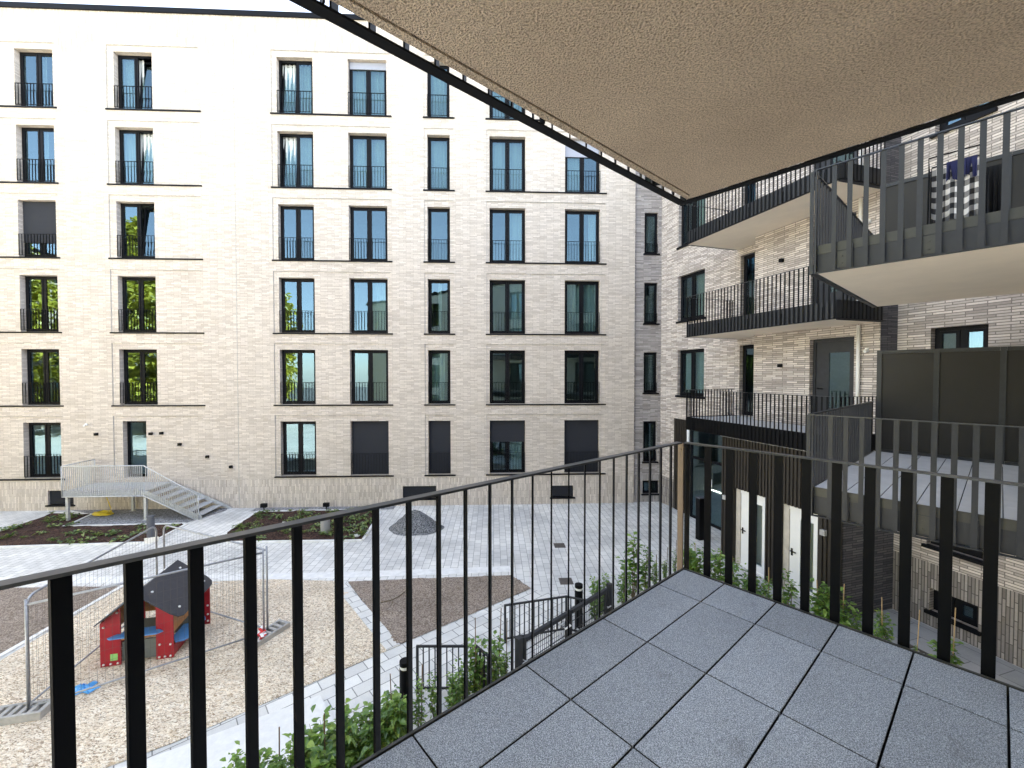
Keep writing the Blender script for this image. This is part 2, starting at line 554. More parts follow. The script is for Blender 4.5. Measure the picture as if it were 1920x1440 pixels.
def mat_check():
    k = NT('checked_cloth')
    uv = k.n('ShaderNodeUVMap').outputs[0]
    def stripes(axis):
        sx = k.n('ShaderNodeSeparateXYZ'); k.l(uv, sx.inputs[0])
        m = k.n('ShaderNodeMath', operation='MULTIPLY'); k.l(sx.outputs[axis], m.inputs[0]); m.inputs[1].default_value = 5.0
        f = k.n('ShaderNodeMath', operation='FRACT'); k.l(m.outputs[0], f.inputs[0])
        g = k.n('ShaderNodeMath', operation='GREATER_THAN'); k.l(f.outputs[0], g.inputs[0]); g.inputs[1].default_value = 0.5
        return g.outputs[0]
    a, b = stripes(0), stripes(1)
    ad = k.n('ShaderNodeMath', operation='ADD'); k.l(a, ad.inputs[0]); k.l(b, ad.inputs[1])
    hv = k.n('ShaderNodeMath', operation='MULTIPLY'); k.l(ad.outputs[0], hv.inputs[0]); hv.inputs[1].default_value = 0.5
    rp = k.ramp(hv.outputs[0], [(0.0, (0.74, 0.72, 0.69)), (0.5, (0.22, 0.215, 0.21)), (1.0, (0.012, 0.012, 0.014))])
    k.l(rp, k.b.inputs['Base Color'])
    k.b.inputs['Roughness'].default_value = 0.95
    return k.m


M['check'] = mat_check()

# ------------------------------------------------------------------ frames of the place
BETA = radians(2.5)
FAC = Frame((0, 18.3, 0), BETA)                    # the long facade, u to the right, v towards us
RB = Frame((7.77, 12.65, 0), radians(107))         # right building, u away from us along its wall
# make v of RB point into the courtyard (to the left)
RB.v = Vector((-0.9563, -0.2924, 0))
TH = radians(49.14)
D1 = Vector((sin(TH), cos(TH), 0))
D2 = Vector((-cos(TH), sin(TH), 0))
CORNER = Vector((1.243, 3.036, 0))
OWN = Frame(CORNER, 0)
OWN.u, OWN.v = D1, D2                              # a along the building, d out to the court


def wall_cells(mb, fr, u0, u1, w0, w1, holes, v=0.0, bands=None):
    """wall plane with rectangular holes; bands: function(wmid)->material index"""
    us = sorted({u0, u1, *[h[0] for h in holes], *[h[1] for h in holes]})
    bz = bands[0] if bands else []
    ws = sorted({w0, w1, *[h[2] for h in holes], *[h[3] for h in holes], *[b for b in bz if w0 < b < w1]})
    us = [x for x in us if u0 - 1e-6 <= x <= u1 + 1e-6]
    ws = [x for x in ws if w0 - 1e-6 <= x <= w1 + 1e-6]
    flip = fr.u.cross(fr.w).dot(fr.v) < 0
    for a, b in zip(us, us[1:]):
        for c, d in zip(ws, ws[1:]):
            um, wm = (a + b) / 2, (c + d) / 2
            if any(h[0] < um < h[1] and h[2] < wm < h[3] for h in holes):
                continue
            pts = [(a, c), (b, c), (b, d), (a, d)]
            if flip:
                pts = pts[::-1]
            mb.face([fr.p(x, v, y) for x, y in pts], pts, bands[1](wm) if bands else 0)


def reveal(mb, fr, h, v0, v1, mi=0, mt=None):
    """the four sides of an opening, from v0 (outer) back to v1"""
    a, b, c, d = h
    mt = mi if mt is None else mt
    for p, q, m in (((a, c), (a, d), mi), ((b, d), (b, c), mi), ((a, d), (b, d), mt), ((b, c), (a, c), mi)):
        L = math.hypot(q[0] - p[0], q[1] - p[1])
        pts = [fr.p(p[0], v0, p[1]), fr.p(q[0], v0, q[1]), fr.p(q[0], v1, q[1]), fr.p(p[0], v1, p[1])]
        if abs(p[0] - q[0]) < 1e-6:
            uv = [(0, p[1]), (0, q[1]), (v0 - v1, q[1]), (v0 - v1, p[1])]
        else:
            uv = [(p[0], 0), (q[0], 0), (q[0], v0 - v1), (p[0], v0 - v1)]
        mb.face(pts, uv, m)


# ================================================================== SETTING: ground
mb = MB(); mb.box(-160, 160, -160, 160, -0.6, -0.03)
struct('ground', mb, M['ground'])
mb = MB(); mb.prism([(-60, -40), (12, -40), (12, 32), (-60, 32)], -0.02, 0.0)
struct('paving', mb, M['paver'])


def patch(name, pix, z0, z1, mat, kind='structure', pts=None):
    mb = MB()
    mb.prism(pts or [G(x, y, 0) for x, y in pix], z0, z1)
    return struct(name, mb, mat, kind)


def lumpy(name, poly, z, amp, mat, step=0.09, kind='structure', seed=0):
    """a bed of loose material: grid clipped to a polygon, with real relief"""
    import bmesh
    bm = bmesh.new()
    vs = [bm.verts.new((p.x, p.y, z)) for p in poly]
    f = bm.faces.new(vs)
    if f.normal.z < 0: f.normal_flip()
    f.normal_update()
    if f.normal.z < 0: bmesh.ops.reverse_faces(bm, faces=[f])
    x0, x1 = min(p.x for p in poly), max(p.x for p in poly)
    y0, y1 = min(p.y for p in poly), max(p.y for p in poly)
    for ax, lo, hi in (((1, 0, 0), x0, x1), ((0, 1, 0), y0, y1)):
        t = lo + step
        while t < hi:
            co = Vector(ax) * t
            bmesh.ops.bisect_plane(bm, geom=bm.verts[:] + bm.edges[:] + bm.faces[:], plane_co=co, plane_no=Vector(ax))
            t += step
    be = {v for e in bm.edges if e.is_boundary for v in e.verts}
    for v in bm.verts:
        if v in be: continue
        n = mnoise.noise(Vector((v.co.x * 1.1 + seed, v.co.y * 1.1, 0))) + 0.6 * mnoise.noise(Vector((v.co.x * 4.3, v.co.y * 4.3, seed)))
        v.co.z += amp * (0.5 + n) * 0.8
    me = bpy.data.meshes.new(name)
    bm.to_mesh(me); bm.free()
    me.materials.append(mat)
    o = link(name, me)
    o['kind'] = kind
    return o


def strip(mb, pts, w, z0, z1, side=0.5):
    """kerb along a line of ground points"""
    for a, b in zip(pts, pts[1:]):
        d = (b - a).normalized()
        n = Vector((-d.y, d.x, 0))
        e = d * w * 0.5
        mb.prism([a - n * w * side, b - n * w * side, b + n * w * (1 - side), a + n * w * (1 - side)], z0, z1)


def GP(*pix):
    return [G(x, y, 0) for x, y in pix]


# play area of wood chips
chips = GP((236, 1098), (500, 1087), (640, 1090), (733, 1218), (600, 1275), (330, 1392), (180, 1448), (-160, 1560), (-420, 1480), (0, 1240))
lumpy('play_gravel', chips, 0.012, 0.035, M['chips'], 0.10)
soil_l = GP((-330, 1110), (0, 1103), (228, 1100), (0, 1228), (-420, 1455))
lumpy('bare_soil', soil_l, 0.012, 0.03, M['soil'], 0.12, seed=3)
soil_r = GP((652, 1091), (958, 1079), (996, 1104), (741, 1213))
lumpy('bare_soil', soil_r, 0.012, 0.04, M['soil'], 0.09, seed=9)
bed1 = GP((-330, 1025), (-330, 1000), (0, 997), (100, 963), (172, 965), (122, 988), (346, 983), (286, 1016), (0, 1026))
lumpy('planting_bed', bed1, 0.015, 0.06, M['mulch'], 0.14, seed=5)
bed2 = GP((482, 961), (704, 955), (712, 962), (679, 1013), (430, 1017), (424, 1000))
lumpy('planting_bed', bed2, 0.015, 0.06, M['mulch'], 0.14, seed=6)
# grit under the stair and along the facade foot
grit = [G(128, 987), G(345, 982), FAC.p(-11.9, 0.35), FAC.p(-12.0, 0.02), FAC.p(-18.3, 0.02), G(172, 964)]
patch('grit_strip', None, -0.01, 0.010, M['grit'], pts=grit)
g2 = [FAC.p(FAC.hit(482, 957)[0], 0.02), FAC.p(FAC.hit(742, 948)[0], 0.02), FAC.p(FAC.hit(742, 948)[0], 0.45), FAC.p(FAC.hit(482, 957)[0], 0.45)]
patch('grit_strip', None, -0.01, 0.010, M['grit'], pts=g2)
# paler row of slabs and diagonal path round the beds
mb = MB()
strip(mb, GP((-200, 1096), (228, 1093), (640, 1084), (958, 1072)), 0.36, -0.015, 0.006, 0.0)
struct('path', mb, M['kerb'])
path_d = GP((741, 1213), (1002, 1106), (1100, 1128), (960, 1300), (640, 1480), (300, 1620), (-160, 1800), (-160, 1560), (180, 1448), (330, 1392), (600, 1275))
patch('path', None, -0.015, 0.004, M['paver_d'], pts=path_d)
mb = MB(); strip(mb, GP((640, 1100), (738, 1216)), 0.30, -0.01, 0.03, 0.5)
struct('path', mb, M['paver_d'])
mb = MB()
strip(mb, GP((-420, 1470), (0, 1232), (232, 1099)), 0.10, -0.05, 0.035)
struct('kerb', mb, M['kerb'])
mb = MB()
strip(mb, GP((-330, 1028), (0, 1027), (286, 1018), (350, 983.5)), 0.09, -0.05, 0.045)
strip(mb, GP((118, 988), (348, 983)), 0.09, -0.05, 0.05)
strip(mb, GP((122, 988), (172, 965), (100, 962)), 0.07, -0.05, 0.04)
struct('kerb', mb, M['kerb'])
mb = MB()
strip(mb, GP((422, 1001), (429, 1018), (680, 1014.5), (714, 961)), 0.09, -0.05, 0.05)
strip(mb, GP((424, 1000), (482, 960), (714, 956)), 0.09, -0.05, 0.045)
struct('kerb', mb, M['kerb'])
# pale terrace slab below the balcony and the slab path by the right building
terr = GP((600, 1309), (632, 1368), (600, 1500), (300, 1720), (-100, 1800), (215, 1452), (330, 1410))
patch('terrace', None, -0.01, 0.06, M['terrace'], pts=terr)
sp = [RB.p(-2.7, -0.52), RB.p(-2.7, 0.9), RB.p(-9.0, 1.9), RB.p(-9.0, -0.55)]
patch('side_path', None, -0.01, 0.010, M['paver_g'], pts=sp)

# ================================================================== BUILDING: long facade
fu = lambda x, y=600: FAC.hit(x, y)[0]
ZS = [1.34 + 0.0, 4.38, 7.41, 10.47, 13.50, 16.55]          # sill heights, bottom row first
WH = 2.32
COLS = [(37, 108), (221, 292), (523, 590), (655, 727), (802, 844), (918, 985), (1059, 1125)]
PANELS = [(None, 113, (0,)), (208, 380, (1,)), (513, 734, (2, 3)), (796, 851, (4,)), (912, 1134, (5, 6))]
cu = [(fu(a), fu(b)) for a, b in COLS]
UL, UR = -36.0, fu(1190)
ZTOP = 20.45
bld = thing('apartment_building', FAC.p(-8, 0, 0), 'long pale brick apartment block with six storeys of tall dark framed windows', 'building')
walls = MB(FAC)
bands = ([1.22, 18.75], lambda w: 1 if (w < 1.22 or w > 18.75) else 0)
panels = []
sills = []
for (x0, x1, cols) in PANELS:
    a = UL + 3 if x0 is None else fu(x0)
    b = fu(x1)
    for r in range(6):
        panels.append((a, b, ZS[r] - 0.02, ZS[r] + WH + 0.26, cols, r))
base_w = [(fu(90, 940), fu(138, 940), 0.22, 0.83), (fu(755, 925), fu(818, 925), 0.3, 0.85), (fu(1034, 925), fu(1075, 925), 0.28, 0.80)]
holes = [p[:4] for p in panels] + base_w
DOORU = (fu(230, 850), fu(274, 850))
wall_cells(walls, FAC, UL, UR, 0, ZTOP, holes, 0.0, bands)
for p in panels:
    h = p[:4]
    reveal(walls, FAC, h, 0.0, -0.03)
    wh = []
    for c in p[4]:
        if c == 1 and p[5] == 0:
            wh.append((DOORU[0], DOORU[1], ZS[0] - 0.02, ZS[0] + WH + 0.04))
        else:
            wh.append((cu[c][0], cu[c][1], ZS[p[5]], ZS[p[5]] + WH))
    wall_cells(walls, FAC, h[0], h[1], h[2], h[3], wh, -0.03)
    for q in wh:
        reveal(walls, FAC, q, -0.03, -0.33)
for q in base_w:
    reveal(walls, FAC, q, 0.0, -0.25)
# right end and rear of the block
walls.face([FAC.p(UR, 0, 0), FAC.p(UR, -12, 0), FAC.p(UR, -12, ZTOP), FAC.p(UR, 0, ZTOP)], [(0, 0), (12, 0), (12, ZTOP), (0, ZTOP)])
walls.face([FAC.p(UL, -12, 0), FAC.p(UL, 0, 0), FAC.p(UL, 0, ZTOP), FAC.p(UL, -12, ZTOP)], [(0, 0), (12, 0), (12, ZTOP), (0, ZTOP)])
walls.face([FAC.p(UR, -12, 0), FAC.p(UL, -12, 0), FAC.p(UL, -12, ZTOP), FAC.p(UR, -12, ZTOP)], [(0, 0), (40, 0), (40, ZTOP), (0, ZTOP)])
part('wall', walls, [M['brick'], M['brick_v']], bld)
mb = MB(FAC)
mb.box(UL - 0.1, UR + 0.05, -12.1, 0.06, ZTOP, ZTOP + 0.2)
part('roof', mb, M['frame'], bld)
mb = MB(FAC)
ej = fu(444)
mb.box(ej - 0.012, ej + 0.012, 0.002, 0.006, 0.0, ZTOP - 0.02)
part('expansion_joint', mb, M['concrete'], bld)
# rooms behind the glass
mb = MB(FAC)
mb.box(UL + 0.3, UR - 0.3, -3.3, -3.2, 0.2, ZTOP - 0.3)
for r in range(6):
    mb.box(UL + 0.3, UR - 0.3, -3.2, -0.36, ZS[r] - 0.4, ZS[r] - 0.06)
for i in range(6):
    m_ = (cu[i][1] + cu[i + 1][0]) / 2
    if i in (3,): continue
    mb.box(m_ - 0.06, m_ + 0.06, -3.2, -0.36, 0.3, ZTOP - 0.3)
part('rooms', mb, M['inside'], bld)
# sills: one dark metal strip per panel
for p in panels:
    mb = MB(FAC)
    mb.box(p[0] - 0.03, p[1] + 0.06, -0.028, 0.04, p[2] - 0.045, p[2] + 0.008)
    if not (p[4] == (1,) and p[5] == 0):
        part('sill', mb, M['frame'], bld)
    mb = MB(FAC)
    mb.box(p[0] + 0.001, p[1] - 0.001, -0.0295, -0.012, p[3] - 0.016, p[3] - 0.001)
    mb.box(p[0] + 0.001, p[0] + 0.014, -0.0295, -0.012, p[2] + 0.01, p[3] - 0.0165)
    part('panel_joint', mb, M['concrete'], bld)
for q in base_w:
    mb = MB(FAC)
    mb.box(q[0] + 0.003, q[1] - 0.003, -0.12, -0.08, q[2] + 0.03, q[3] - 0.003)
    for k in range(9):
        z = q[2] + 0.05 + k * (q[3] - q[2] - 0.08) / 9
        mb.box(q[0] + 0.02, q[1] - 0.02, -0.08, -0.06, z, z + 0.03)
    g = part('basement_grille', mb, M['blind'], bld)
    mb = MB(FAC); mb.box(q[0] - 0.07, q[1] + 0.07, -0.08, 0.05, q[2] - 0.05, q[2] + 0.012)
    part('sill', mb, M['frame'], g)

WCACHE = {}


def window(parent, fr, u0, u1, w0, w1, v, key, narrow=False, blind=0.0, blind_mat='blind', curtain=None, tilt=None, rail=True, rail_h=0.93,
           rail_v=-0.02, ft=0.075, room=None):
    """a framed window standing at depth v in its opening; meshes shared between equal windows"""
    W, H = u1 - u0, w1 - w0
    base = BASE[parent.name]
    org = fr.p(u0, v, w0)
    loc = org - base
    L = Frame((0, 0, 0), 0)
    L.u, L.v, L.w = fr.u, fr.v, fr.w

    def cached(k, fn, mat, **kw):
        kk = (key, k)
        if kk not in WCACHE:
            m = MB(L)
            fn(m)
            WCACHE[kk] = m.mesh(k, mat, (0, 0, 0), **kw)
        return WCACHE[kk]

    def f_frame(m):
        m.box(0.002, ft, -0.07, 0, 0.002, H - 0.002)
        m.box(W - ft, W - 0.002, -0.07, 0, 0.002, H - 0.002)
        m.box(ft, W - ft, -0.07, 0, 0.002, ft)
        m.box(ft, W - ft, -0.07, 0, H - ft, H - 0.002)
        if not narrow:
            m.box(W / 2 - 0.035, W / 2 + 0.035, -0.07, -0.004, ft, H - ft)
    wo = link('window', cached('frame', f_frame, M['frame']), parent, loc)
    n = 1 if narrow else 2
    for i in range(n):
        a = ft if i == 0 else W / 2 + 0.035
        b = W - ft if i == n - 1 else W / 2 - 0.035
        st = 0.062

        def f_sash(m, a=a, b=b):
            m.box(a + 0.003, a + st, -0.055, 0.012, ft + 0.003, H - ft - 0.003)
            m.box(b - st, b - 0.003, -0.055, 0.012, ft + 0.003, H - ft - 0.003)
            m.box(a + st, b - st, -0.055, 0.012, ft + 0.003, ft + st)
            m.box(a + st, b - st, -0.055, 0.012, H - ft - st, H - ft - 0.003)

        def f_pane(m, a=a, b=b):
            m.box(a + st - 0.004, b - st + 0.004, -0.034, -0.010, ft + st - 0.004, H - ft - st + 0.004)
        so = link('sash', cached('sash%d' % i, f_sash, M['frame']), wo)
        po = link('pane', cached('pane%d' % i, f_pane, M['glass']), wo)
        if tilt is not None and tilt == i:
            R = Matrix.Rotation(radians(-5.5), 4, fr.u if fr.u.cross(fr.w).dot(fr.v) > 0 else -fr.u)
            R = Matrix.Rotation(radians(5.5), 4, fr.u)
            piv = fr.u * a + fr.w * ft
            test = R @ (fr.w * 1.0)
            if test.dot(fr.v) > 0:
                R = Matrix.Rotation(radians(-5.5), 4, fr.u)
            Mx = Matrix.Translation(piv - fr.v * 0.03) @ R @ Matrix.Translation(-piv)
            so.matrix_local = Mx
            po.matrix_local = Mx
    if rail:
        rv = rail_v - v

        def f_rail(m):
            m.box(0.01, W - 0.01, rv - 0.02, rv + 0.02, rail_h - 0.012, rail_h)
            m.box(0.01, W - 0.01, rv - 0.015, rv + 0.015, 0.07, 0.082)
            nb = max(4, round(W / 0.125))
            for k in range(nb + 1):
                x = 0.02 + (W - 0.04) * k / nb
                m.box(x - 0.006, x + 0.006, rv - 0.014, rv + 0.014, 0.082, rail_h - 0.012)
        link('railing', cached('rail', f_rail, M['black']), wo)
    if blind:
        h = H * blind

        def f_blind(m):
            m.box(0.03, W - 0.03, 0.03, 0.045, H - h, H - 0.01)
            m.box(0.03, W - 0.03, 0.02, 0.055, H - h - 0.03, H - h)
        link('blind', cached('blind%.2f%s' % (blind, blind_mat), f_blind, M[blind_mat]), wo)
    if curtain:
        mt, c0, c1 = curtain

        def f_cur(m):
            a0, b0 = ft + (W - 2 * ft) * c0, ft + (W - 2 * ft) * c1
            N = max(8, int((b0 - a0) * 60))
            for k in range(N):
                xa, xb = a0 + (b0 - a0) * k / N, a0 + (b0 - a0) * (k + 1) / N
                va = -0.2 + 0.035 * sin(xa * 38) + 0.02 * sin(xa * 91)
                vb = -0.2 + 0.035 * sin(xb * 38) + 0.02 * sin(xb * 91)
                m.face([L.p(xa, va, 0.05), L.p(xb, vb, 0.05), L.p(xb, vb, H - 0.05), L.p(xa, va, H - 0.05)])
        link('curtain', cached('cur%.2f%.2f%s' % (c0, c1, mt), f_cur, M[mt], smooth=True), wo)
    return wo


special = {}
# (row from bottom, col): options
for c in (3, 4, 6):
    special[(0, c)] = dict(blind=0.985)
special[(0, 5)] = dict(blind=0.40, curtain=('curtain', 0.5, 1.0))
special[(3, 0)] = dict(blind=0.72)
special[(5, 3)] = dict(blind=0.12, blind_mat='blind_pale', curtain=('curtain', 0.0, 1.0))
special[(4, 6)] = dict(blind=0.30, blind_mat='blind_pale', curtain=('curtain', 0.0, 0.5))
special[(5, 1)] = dict(tilt=1, curtain=('curtain', 0.0, 0.6)); special[(4, 1)] = dict(tilt=1, curtain=('curtain', 0.0, 1.0))
special[(5, 2)] = dict(tilt=0, curtain=('curtain', 0.0, 1.0)); special[(4, 2)] = dict(tilt=0, curtain=('curtain', 0.0, 1.0))
special[(3, 1)] = dict(tilt=1)
special[(5, 0)] = dict(curtain=('curtain', 0.3, 0.6)); special[(4, 0)] = dict(curtain=('curtain', 0.3, 0.6))
for rc in ((4, 3), (5, 4), (4, 4), (5, 5), (4, 5), (5, 6)):
    special[rc] = dict(curtain=('curtain', 0.0, 1.0))
special[(3, 5)] = dict(curtain=('curtain', 0.5, 1.0))
special[(3, 6)] = dict(curtain=('curtain', 0.75, 1.0))
special[(2, 3)] = dict(curtain=('curtain', 0.5, 1.0))
special[(2, 5)] = dict(curtain=('curtain', 0.55, 1.0))
special[(2, 6)] = dict(curtain=('curtain', 0.0, 1.0))
special[(2, 4)] = dict(curtain=('curtain', 0.4, 0.6))
special[(1, 4)] = dict(curtain=('curtain', 0.0, 0.75))
special[(1, 0)] = dict(curtain=('curtain', 0.3, 0.5))
for c in range(7):
    for r in range(6):
        if c == 1 and r == 0:
            continue
        window(bld, FAC, cu[c][0], cu[c][1], ZS[r], ZS[r] + WH, -0.24, 'fac%d' % c, narrow=(c == 4), **special.get((r, c), {}))
# entrance door on the stair landing
a, b = DOORU
mb = MB(FAC)
z0, z1 = ZS[0] - 0.02, ZS[0] + WH + 0.04
mb.box(a + 0.002, a + 0.09, -0.31, -0.24, z0, z1 - 0.002); mb.box(b - 0.08, b - 0.002, -0.31, -0.24, z0, z1 - 0.002)
mb.box(a + 0.09, b - 0.08, -0.31, -0.24, z1 - 0.09, z1 - 0.002); mb.box(a + 0.09, b - 0.08, -0.31, -0.24, z0, z0 + 0.12)
do = part('door', mb, M['frame'], bld)
mb = MB(FAC); mb.box(a + 0.088, b - 0.078, -0.285, -0.265, z0 + 0.118, z1 - 0.088)
part('pane', mb, M['glass'], do)
mb = MB(FAC); mb.box(b - 0.13, b - 0.10, -0.24, -0.18, z0 + 0.9, z0 + 1.2)
part('handle', mb, M['galv'], do)
# little cube lamps, camera, and two spotlights at the wall foot
for x, y in ((182, 814), (284, 813), (304, 812), (338, 833), (390, 856), (434, 875)):
    u, w = FAC.hit(x, y)
    mb = MB(FAC); mb.box(u - 0.055, u + 0.055, 0.0, 0.1, w - 0.055, w + 0.055); mb.box(u - 0.03, u + 0.03, 0.1, 0.104, w - 0.05, w + 0.02)
    part('wall_lamp', mb, M['black'], bld, bevel=0.006)
u, w = FAC.hit(163, 796)
mb = MB(FAC); mb.box(u - 0.04, u + 0.04, 0, 0.05, w - 0.05, w + 0.05); mb.tube([FAC.p(u, 0.05, w - 0.02), FAC.p(u, 0.14, w - 0.04)], 0.035, 10)
part('motion_sensor', mb, M['white'], bld)

# ================================================================== BUILDING: right building with the stair-tower strip
rb = thing('apartment_building', RB.p(0, 0, 0), 'grey brick corner building with dark clad ground floor and stacked walkway balconies', 'building')
ru = lambda x, y, v=0.0: RB.hit(x, y, v)[0]
TL, TR, TW = -0.62, 0.0, -0.58         # planes (v): far recessed wall, near upper wall, wall nearest to us
SSTEP = ru(1416, 450)
SEND = -2.86
SFAR = 7.2
SNEAR = -9.6
ZF = [4.23, 4.23 + S, 4.23 + 2 * S]
ZT2 = 15.0
w_ = MB(RB)
# far recessed wall
hl = []
lw0, lw1 = sorted((ru(1271, 600, TL), ru(1321, 600, TL)))
ld0, ld1 = sorted((ru(1388, 560, TL), ru(1421, 560, TL)))
ld0 = SSTEP + 0.02
for z in ZF:
    hl.append((lw0, lw1, z + 0.55, z + 2.42)); hl.append((ld0, ld1, z + 0.02, z + 2.42))
CL1 = ru(1264, 850, TL)                 # ribbed cladding and glazed entrance reach from here
hl.append((SSTEP - 2.2, CL1, -0.1, ZF[0] - 0.42))
wall_cells(w_, RB, SSTEP, SFAR, 0, ZT2, hl, TL, ([1.2], lambda w: 1 if w < 1.2 else 0))
for h in hl[:-1]:
    reveal(w_, RB, h, TL, TL - 0.24)
# step face between the walls
w_.face([RB.p(SSTEP, TL, ZF[0] - 0.3), RB.p(SSTEP, TR, ZF[0] - 0.3), RB.p(SSTEP, TR, ZT2), RB.p(SSTEP, TL, ZT2)], [(0, 0), (0.49, 0), (0.49, 16), (0, 16)])
# near upper wall
hr = []
rd0, rd1 = sorted((ru(1518, 690), ru(1601, 690)))
for z in ZF:
    hr.append((rd0, rd1, z + 0.02, z + 2.36))
wall_cells(w_, RB, SEND, SSTEP, ZF[0] - 0.3, ZT2, hr, TR)
for h in hr:
    reveal(w_, RB, h, TR, TR - 0.26)
part('wall', w_, [M['brick_r'], M['brick_rv']], rb)
# dark brick return faces
w_ = MB(RB)
w_.face([RB.p(SEND, TW, 0), RB.p(SEND, 1.13, 0), RB.p(SEND, 1.13, ZF[0] - 0.3), RB.p(SEND, TW, ZF[0] - 0.3)], [(0, 0), (1.7, 0), (1.7, 3.9), (0, 3.9)])
w_.face([RB.p(SEND, TW, ZF[0] - 0.3), RB.p(SEND, TR, ZF[0] - 0.3), RB.p(SEND, TR, ZT2), RB.p(SEND, TW, ZT2)], [(0, 3.9), (.58, 3.9), (.58, 20), (0, 20)])
part('dark_return_wall', w_, M['brick_d'], rb, label='dark brick return wall')
# wall nearest to us
w_ = MB(RB)
hw = []
n0, n1 = sorted((RB.hit(1745, 640, TW)[0], RB.hit(1853, 640, TW)[0]))
for z in ZF:
    hw.append((n0, n1, z + 0.6, z + 2.44))
gs = RB.hit(1790, 1035, TW)
gz = RB.hit(1735, 1020, TW)[1]
hw.append((n0, n1, gz, gz + 1.5))
b0, b1 = sorted((RB.hit(1742, 1150, TW)[0], RB.hit(1833, 1180, TW)[0]))
hw.append((b0, b1, 0.34, 0.86))
wall_cells(w_, RB, SNEAR, SEND, 0, ZT2, hw, TW, ([1.42], lambda w: 1 if w < 1.42 else 0))
for h in hw:
    reveal(w_, RB, h, TW, TW - 0.22)
part('wall', w_, [M['brick_r'], M['brick_rv']], rb)
for i, h in enumerate(hw):
    mb = MB(RB); mb.box(h[0] - 0.06, h[1] + 0.06, TW - 0.05, TW + 0.07, h[2] - 0.06, h[2] + 0.012)
    part('sill', mb, M['frame'], rb)
    window(rb, RB, h[0], h[1], h[2] + 0.012, h[3], TW - 0.14, 'rbw%.2f' % (h[3] - h[2]), narrow=(i == 5), rail=False,
           curtain=('curtain', 0.0, 0.55) if i in (0, 2) else None)
# rooms behind
mb = MB(RB)
mb.box(SNEAR + 0.2, SFAR - 0.1, -4.2, -4.1, 0.1, ZT2 - 0.3)
for z in ZF:
    mb.box(SNEAR + 0.2, SEND - 0.1, -4.1, -0.95, z - 0.3, z)
    mb.box(SEND + 0.1, SFAR - 0.1, -4.1, -0.9, z - 0.3, z)
mb.box(SFAR - 0.1, SFAR, -4.2, -0.75, 0.0, ZT2 - 0.3); mb.box(SSTEP - 2.5, SFAR - 0.1, -4.1, -0.7, -0.02, 0.02); mb.box(SNEAR + 0.1, SNEAR + 0.2, -4.2, -0.75, 0.0, ZT2 - 0.3)
part('rooms', mb, M['inside'], rb)
mb = MB(RB); mb.box(SNEAR, SFAR + 3, -10, 0.0 - 0.6, ZT2, ZT2 + 0.25)
mb.box(SEND, SFAR, -0.6, 0.08, ZT2, ZT2 + 0.25)
part('roof', mb, M['frame'], rb)
for k, z in enumerate(ZF):
    window(rb, RB, lw0, lw1, z + 0.55, z + 2.42, TL - 0.14, 'rbl', rail=False, curtain=('curtain_warm', 0.0, 0.5) if k else ('curtain', 0, 1))
    mb = MB(RB); mb.box(lw0 - 0.06, lw1 + 0.06, TL - 0.05, TL + 0.06, z + 0.48, z + 0.562)
    part('sill', mb, M['frame'], rb)
    window(rb, RB, ld0, ld1, z + 0.02, z + 2.42, TL - 0.14, 'rbd', narrow=True, rail=False)
    # dark entrance door with a tall pane
    mb = MB(RB)
    za, zb = z + 0.02, z + 2.36
    mb.box(rd0 + 0.002, rd0 + 0.07, -0.22, -0.12, za, zb - 0.002); mb.box(rd1 - 0.07, rd1 - 0.002, -0.22, -0.12, za, zb - 0.002)
    mb.box(rd0 + 0.07, rd1 - 0.07, -0.22, -0.12, zb - 0.08, zb - 0.002)
    pa, pb = rd0 + 0.20, rd0 + 0.20 + (rd1 - rd0) * 0.46
    mb.box(rd0 + 0.07, pa, -0.2, -0.15, za, zb - 0.08); mb.box(pb, rd1 - 0.07, -0.2, -0.15, za, zb - 0.08)
    mb.box(pa, pb, -0.2, -0.15, za, za + 0.5); mb.box(pa, pb, -0.2, -0.15, zb - 0.38, zb - 0.08)
    d_ = part('door', mb, M['anthra'], rb)
    mb = MB(RB); mb.box(pa, pb, -0.185, -0.165, za + 0.5, zb - 0.38)
    part('pane', mb, M['glass'], d_)
    mb = MB(RB); mb.box(rd1 - 0.16, rd1 - 0.13, -0.15, -0.10, za + 1.0, za + 1.03); mb.box(rd1 - 0.28, rd1 - 0.13, -0.11, -0.09, za + 1.0, za + 1.025)
    part('handle', mb, M['black'], d_)
    u, w = RB.hit(1465, 665)
    mb = MB(RB); mb.box(u - 0.05, u + 0.05, 0, 0.1, z + 1.62, z + 1.72)
    part('wall_lamp', mb, M['black'], rb, bevel=0.005)
    u = RB.hit(1613, 660)[0]
    mb = MB(RB); mb.tube([RB.p(u, 0.07, z), RB.p(u, 0.07, z + S - 0.44)], 0.04, 12)
    part('downpipe', mb, M['white'], rb, smooth=True)
    u = RB.hit(1627, 641)[0]
    mb = MB(RB); mb.box(u - 0.03, u + 0.03, 0.0, 0.04, z + 1.95, z + 2.05); mb.tube([RB.p(u, 0.04, z + 2.0), RB.p(u, 0.1, z + 1.96)], 0.04, 10)
    part('motion_sensor', mb, M['white'], rb)


def ribs(mb, fr, u0, u1, v, w0, w1, pitch=0.105, w=0.052, t=0.035):
    mb.box(u0, u1, v - 0.05, v, w0, w1)
    k = 0
    while u0 + (k + 1) * pitch <= u1 + 0.02:
        x = u0 + k * pitch
        mb.box(x + 0.01, min(x + 0.01 + w, u1), v, v + t, w0, w1)
        k += 1


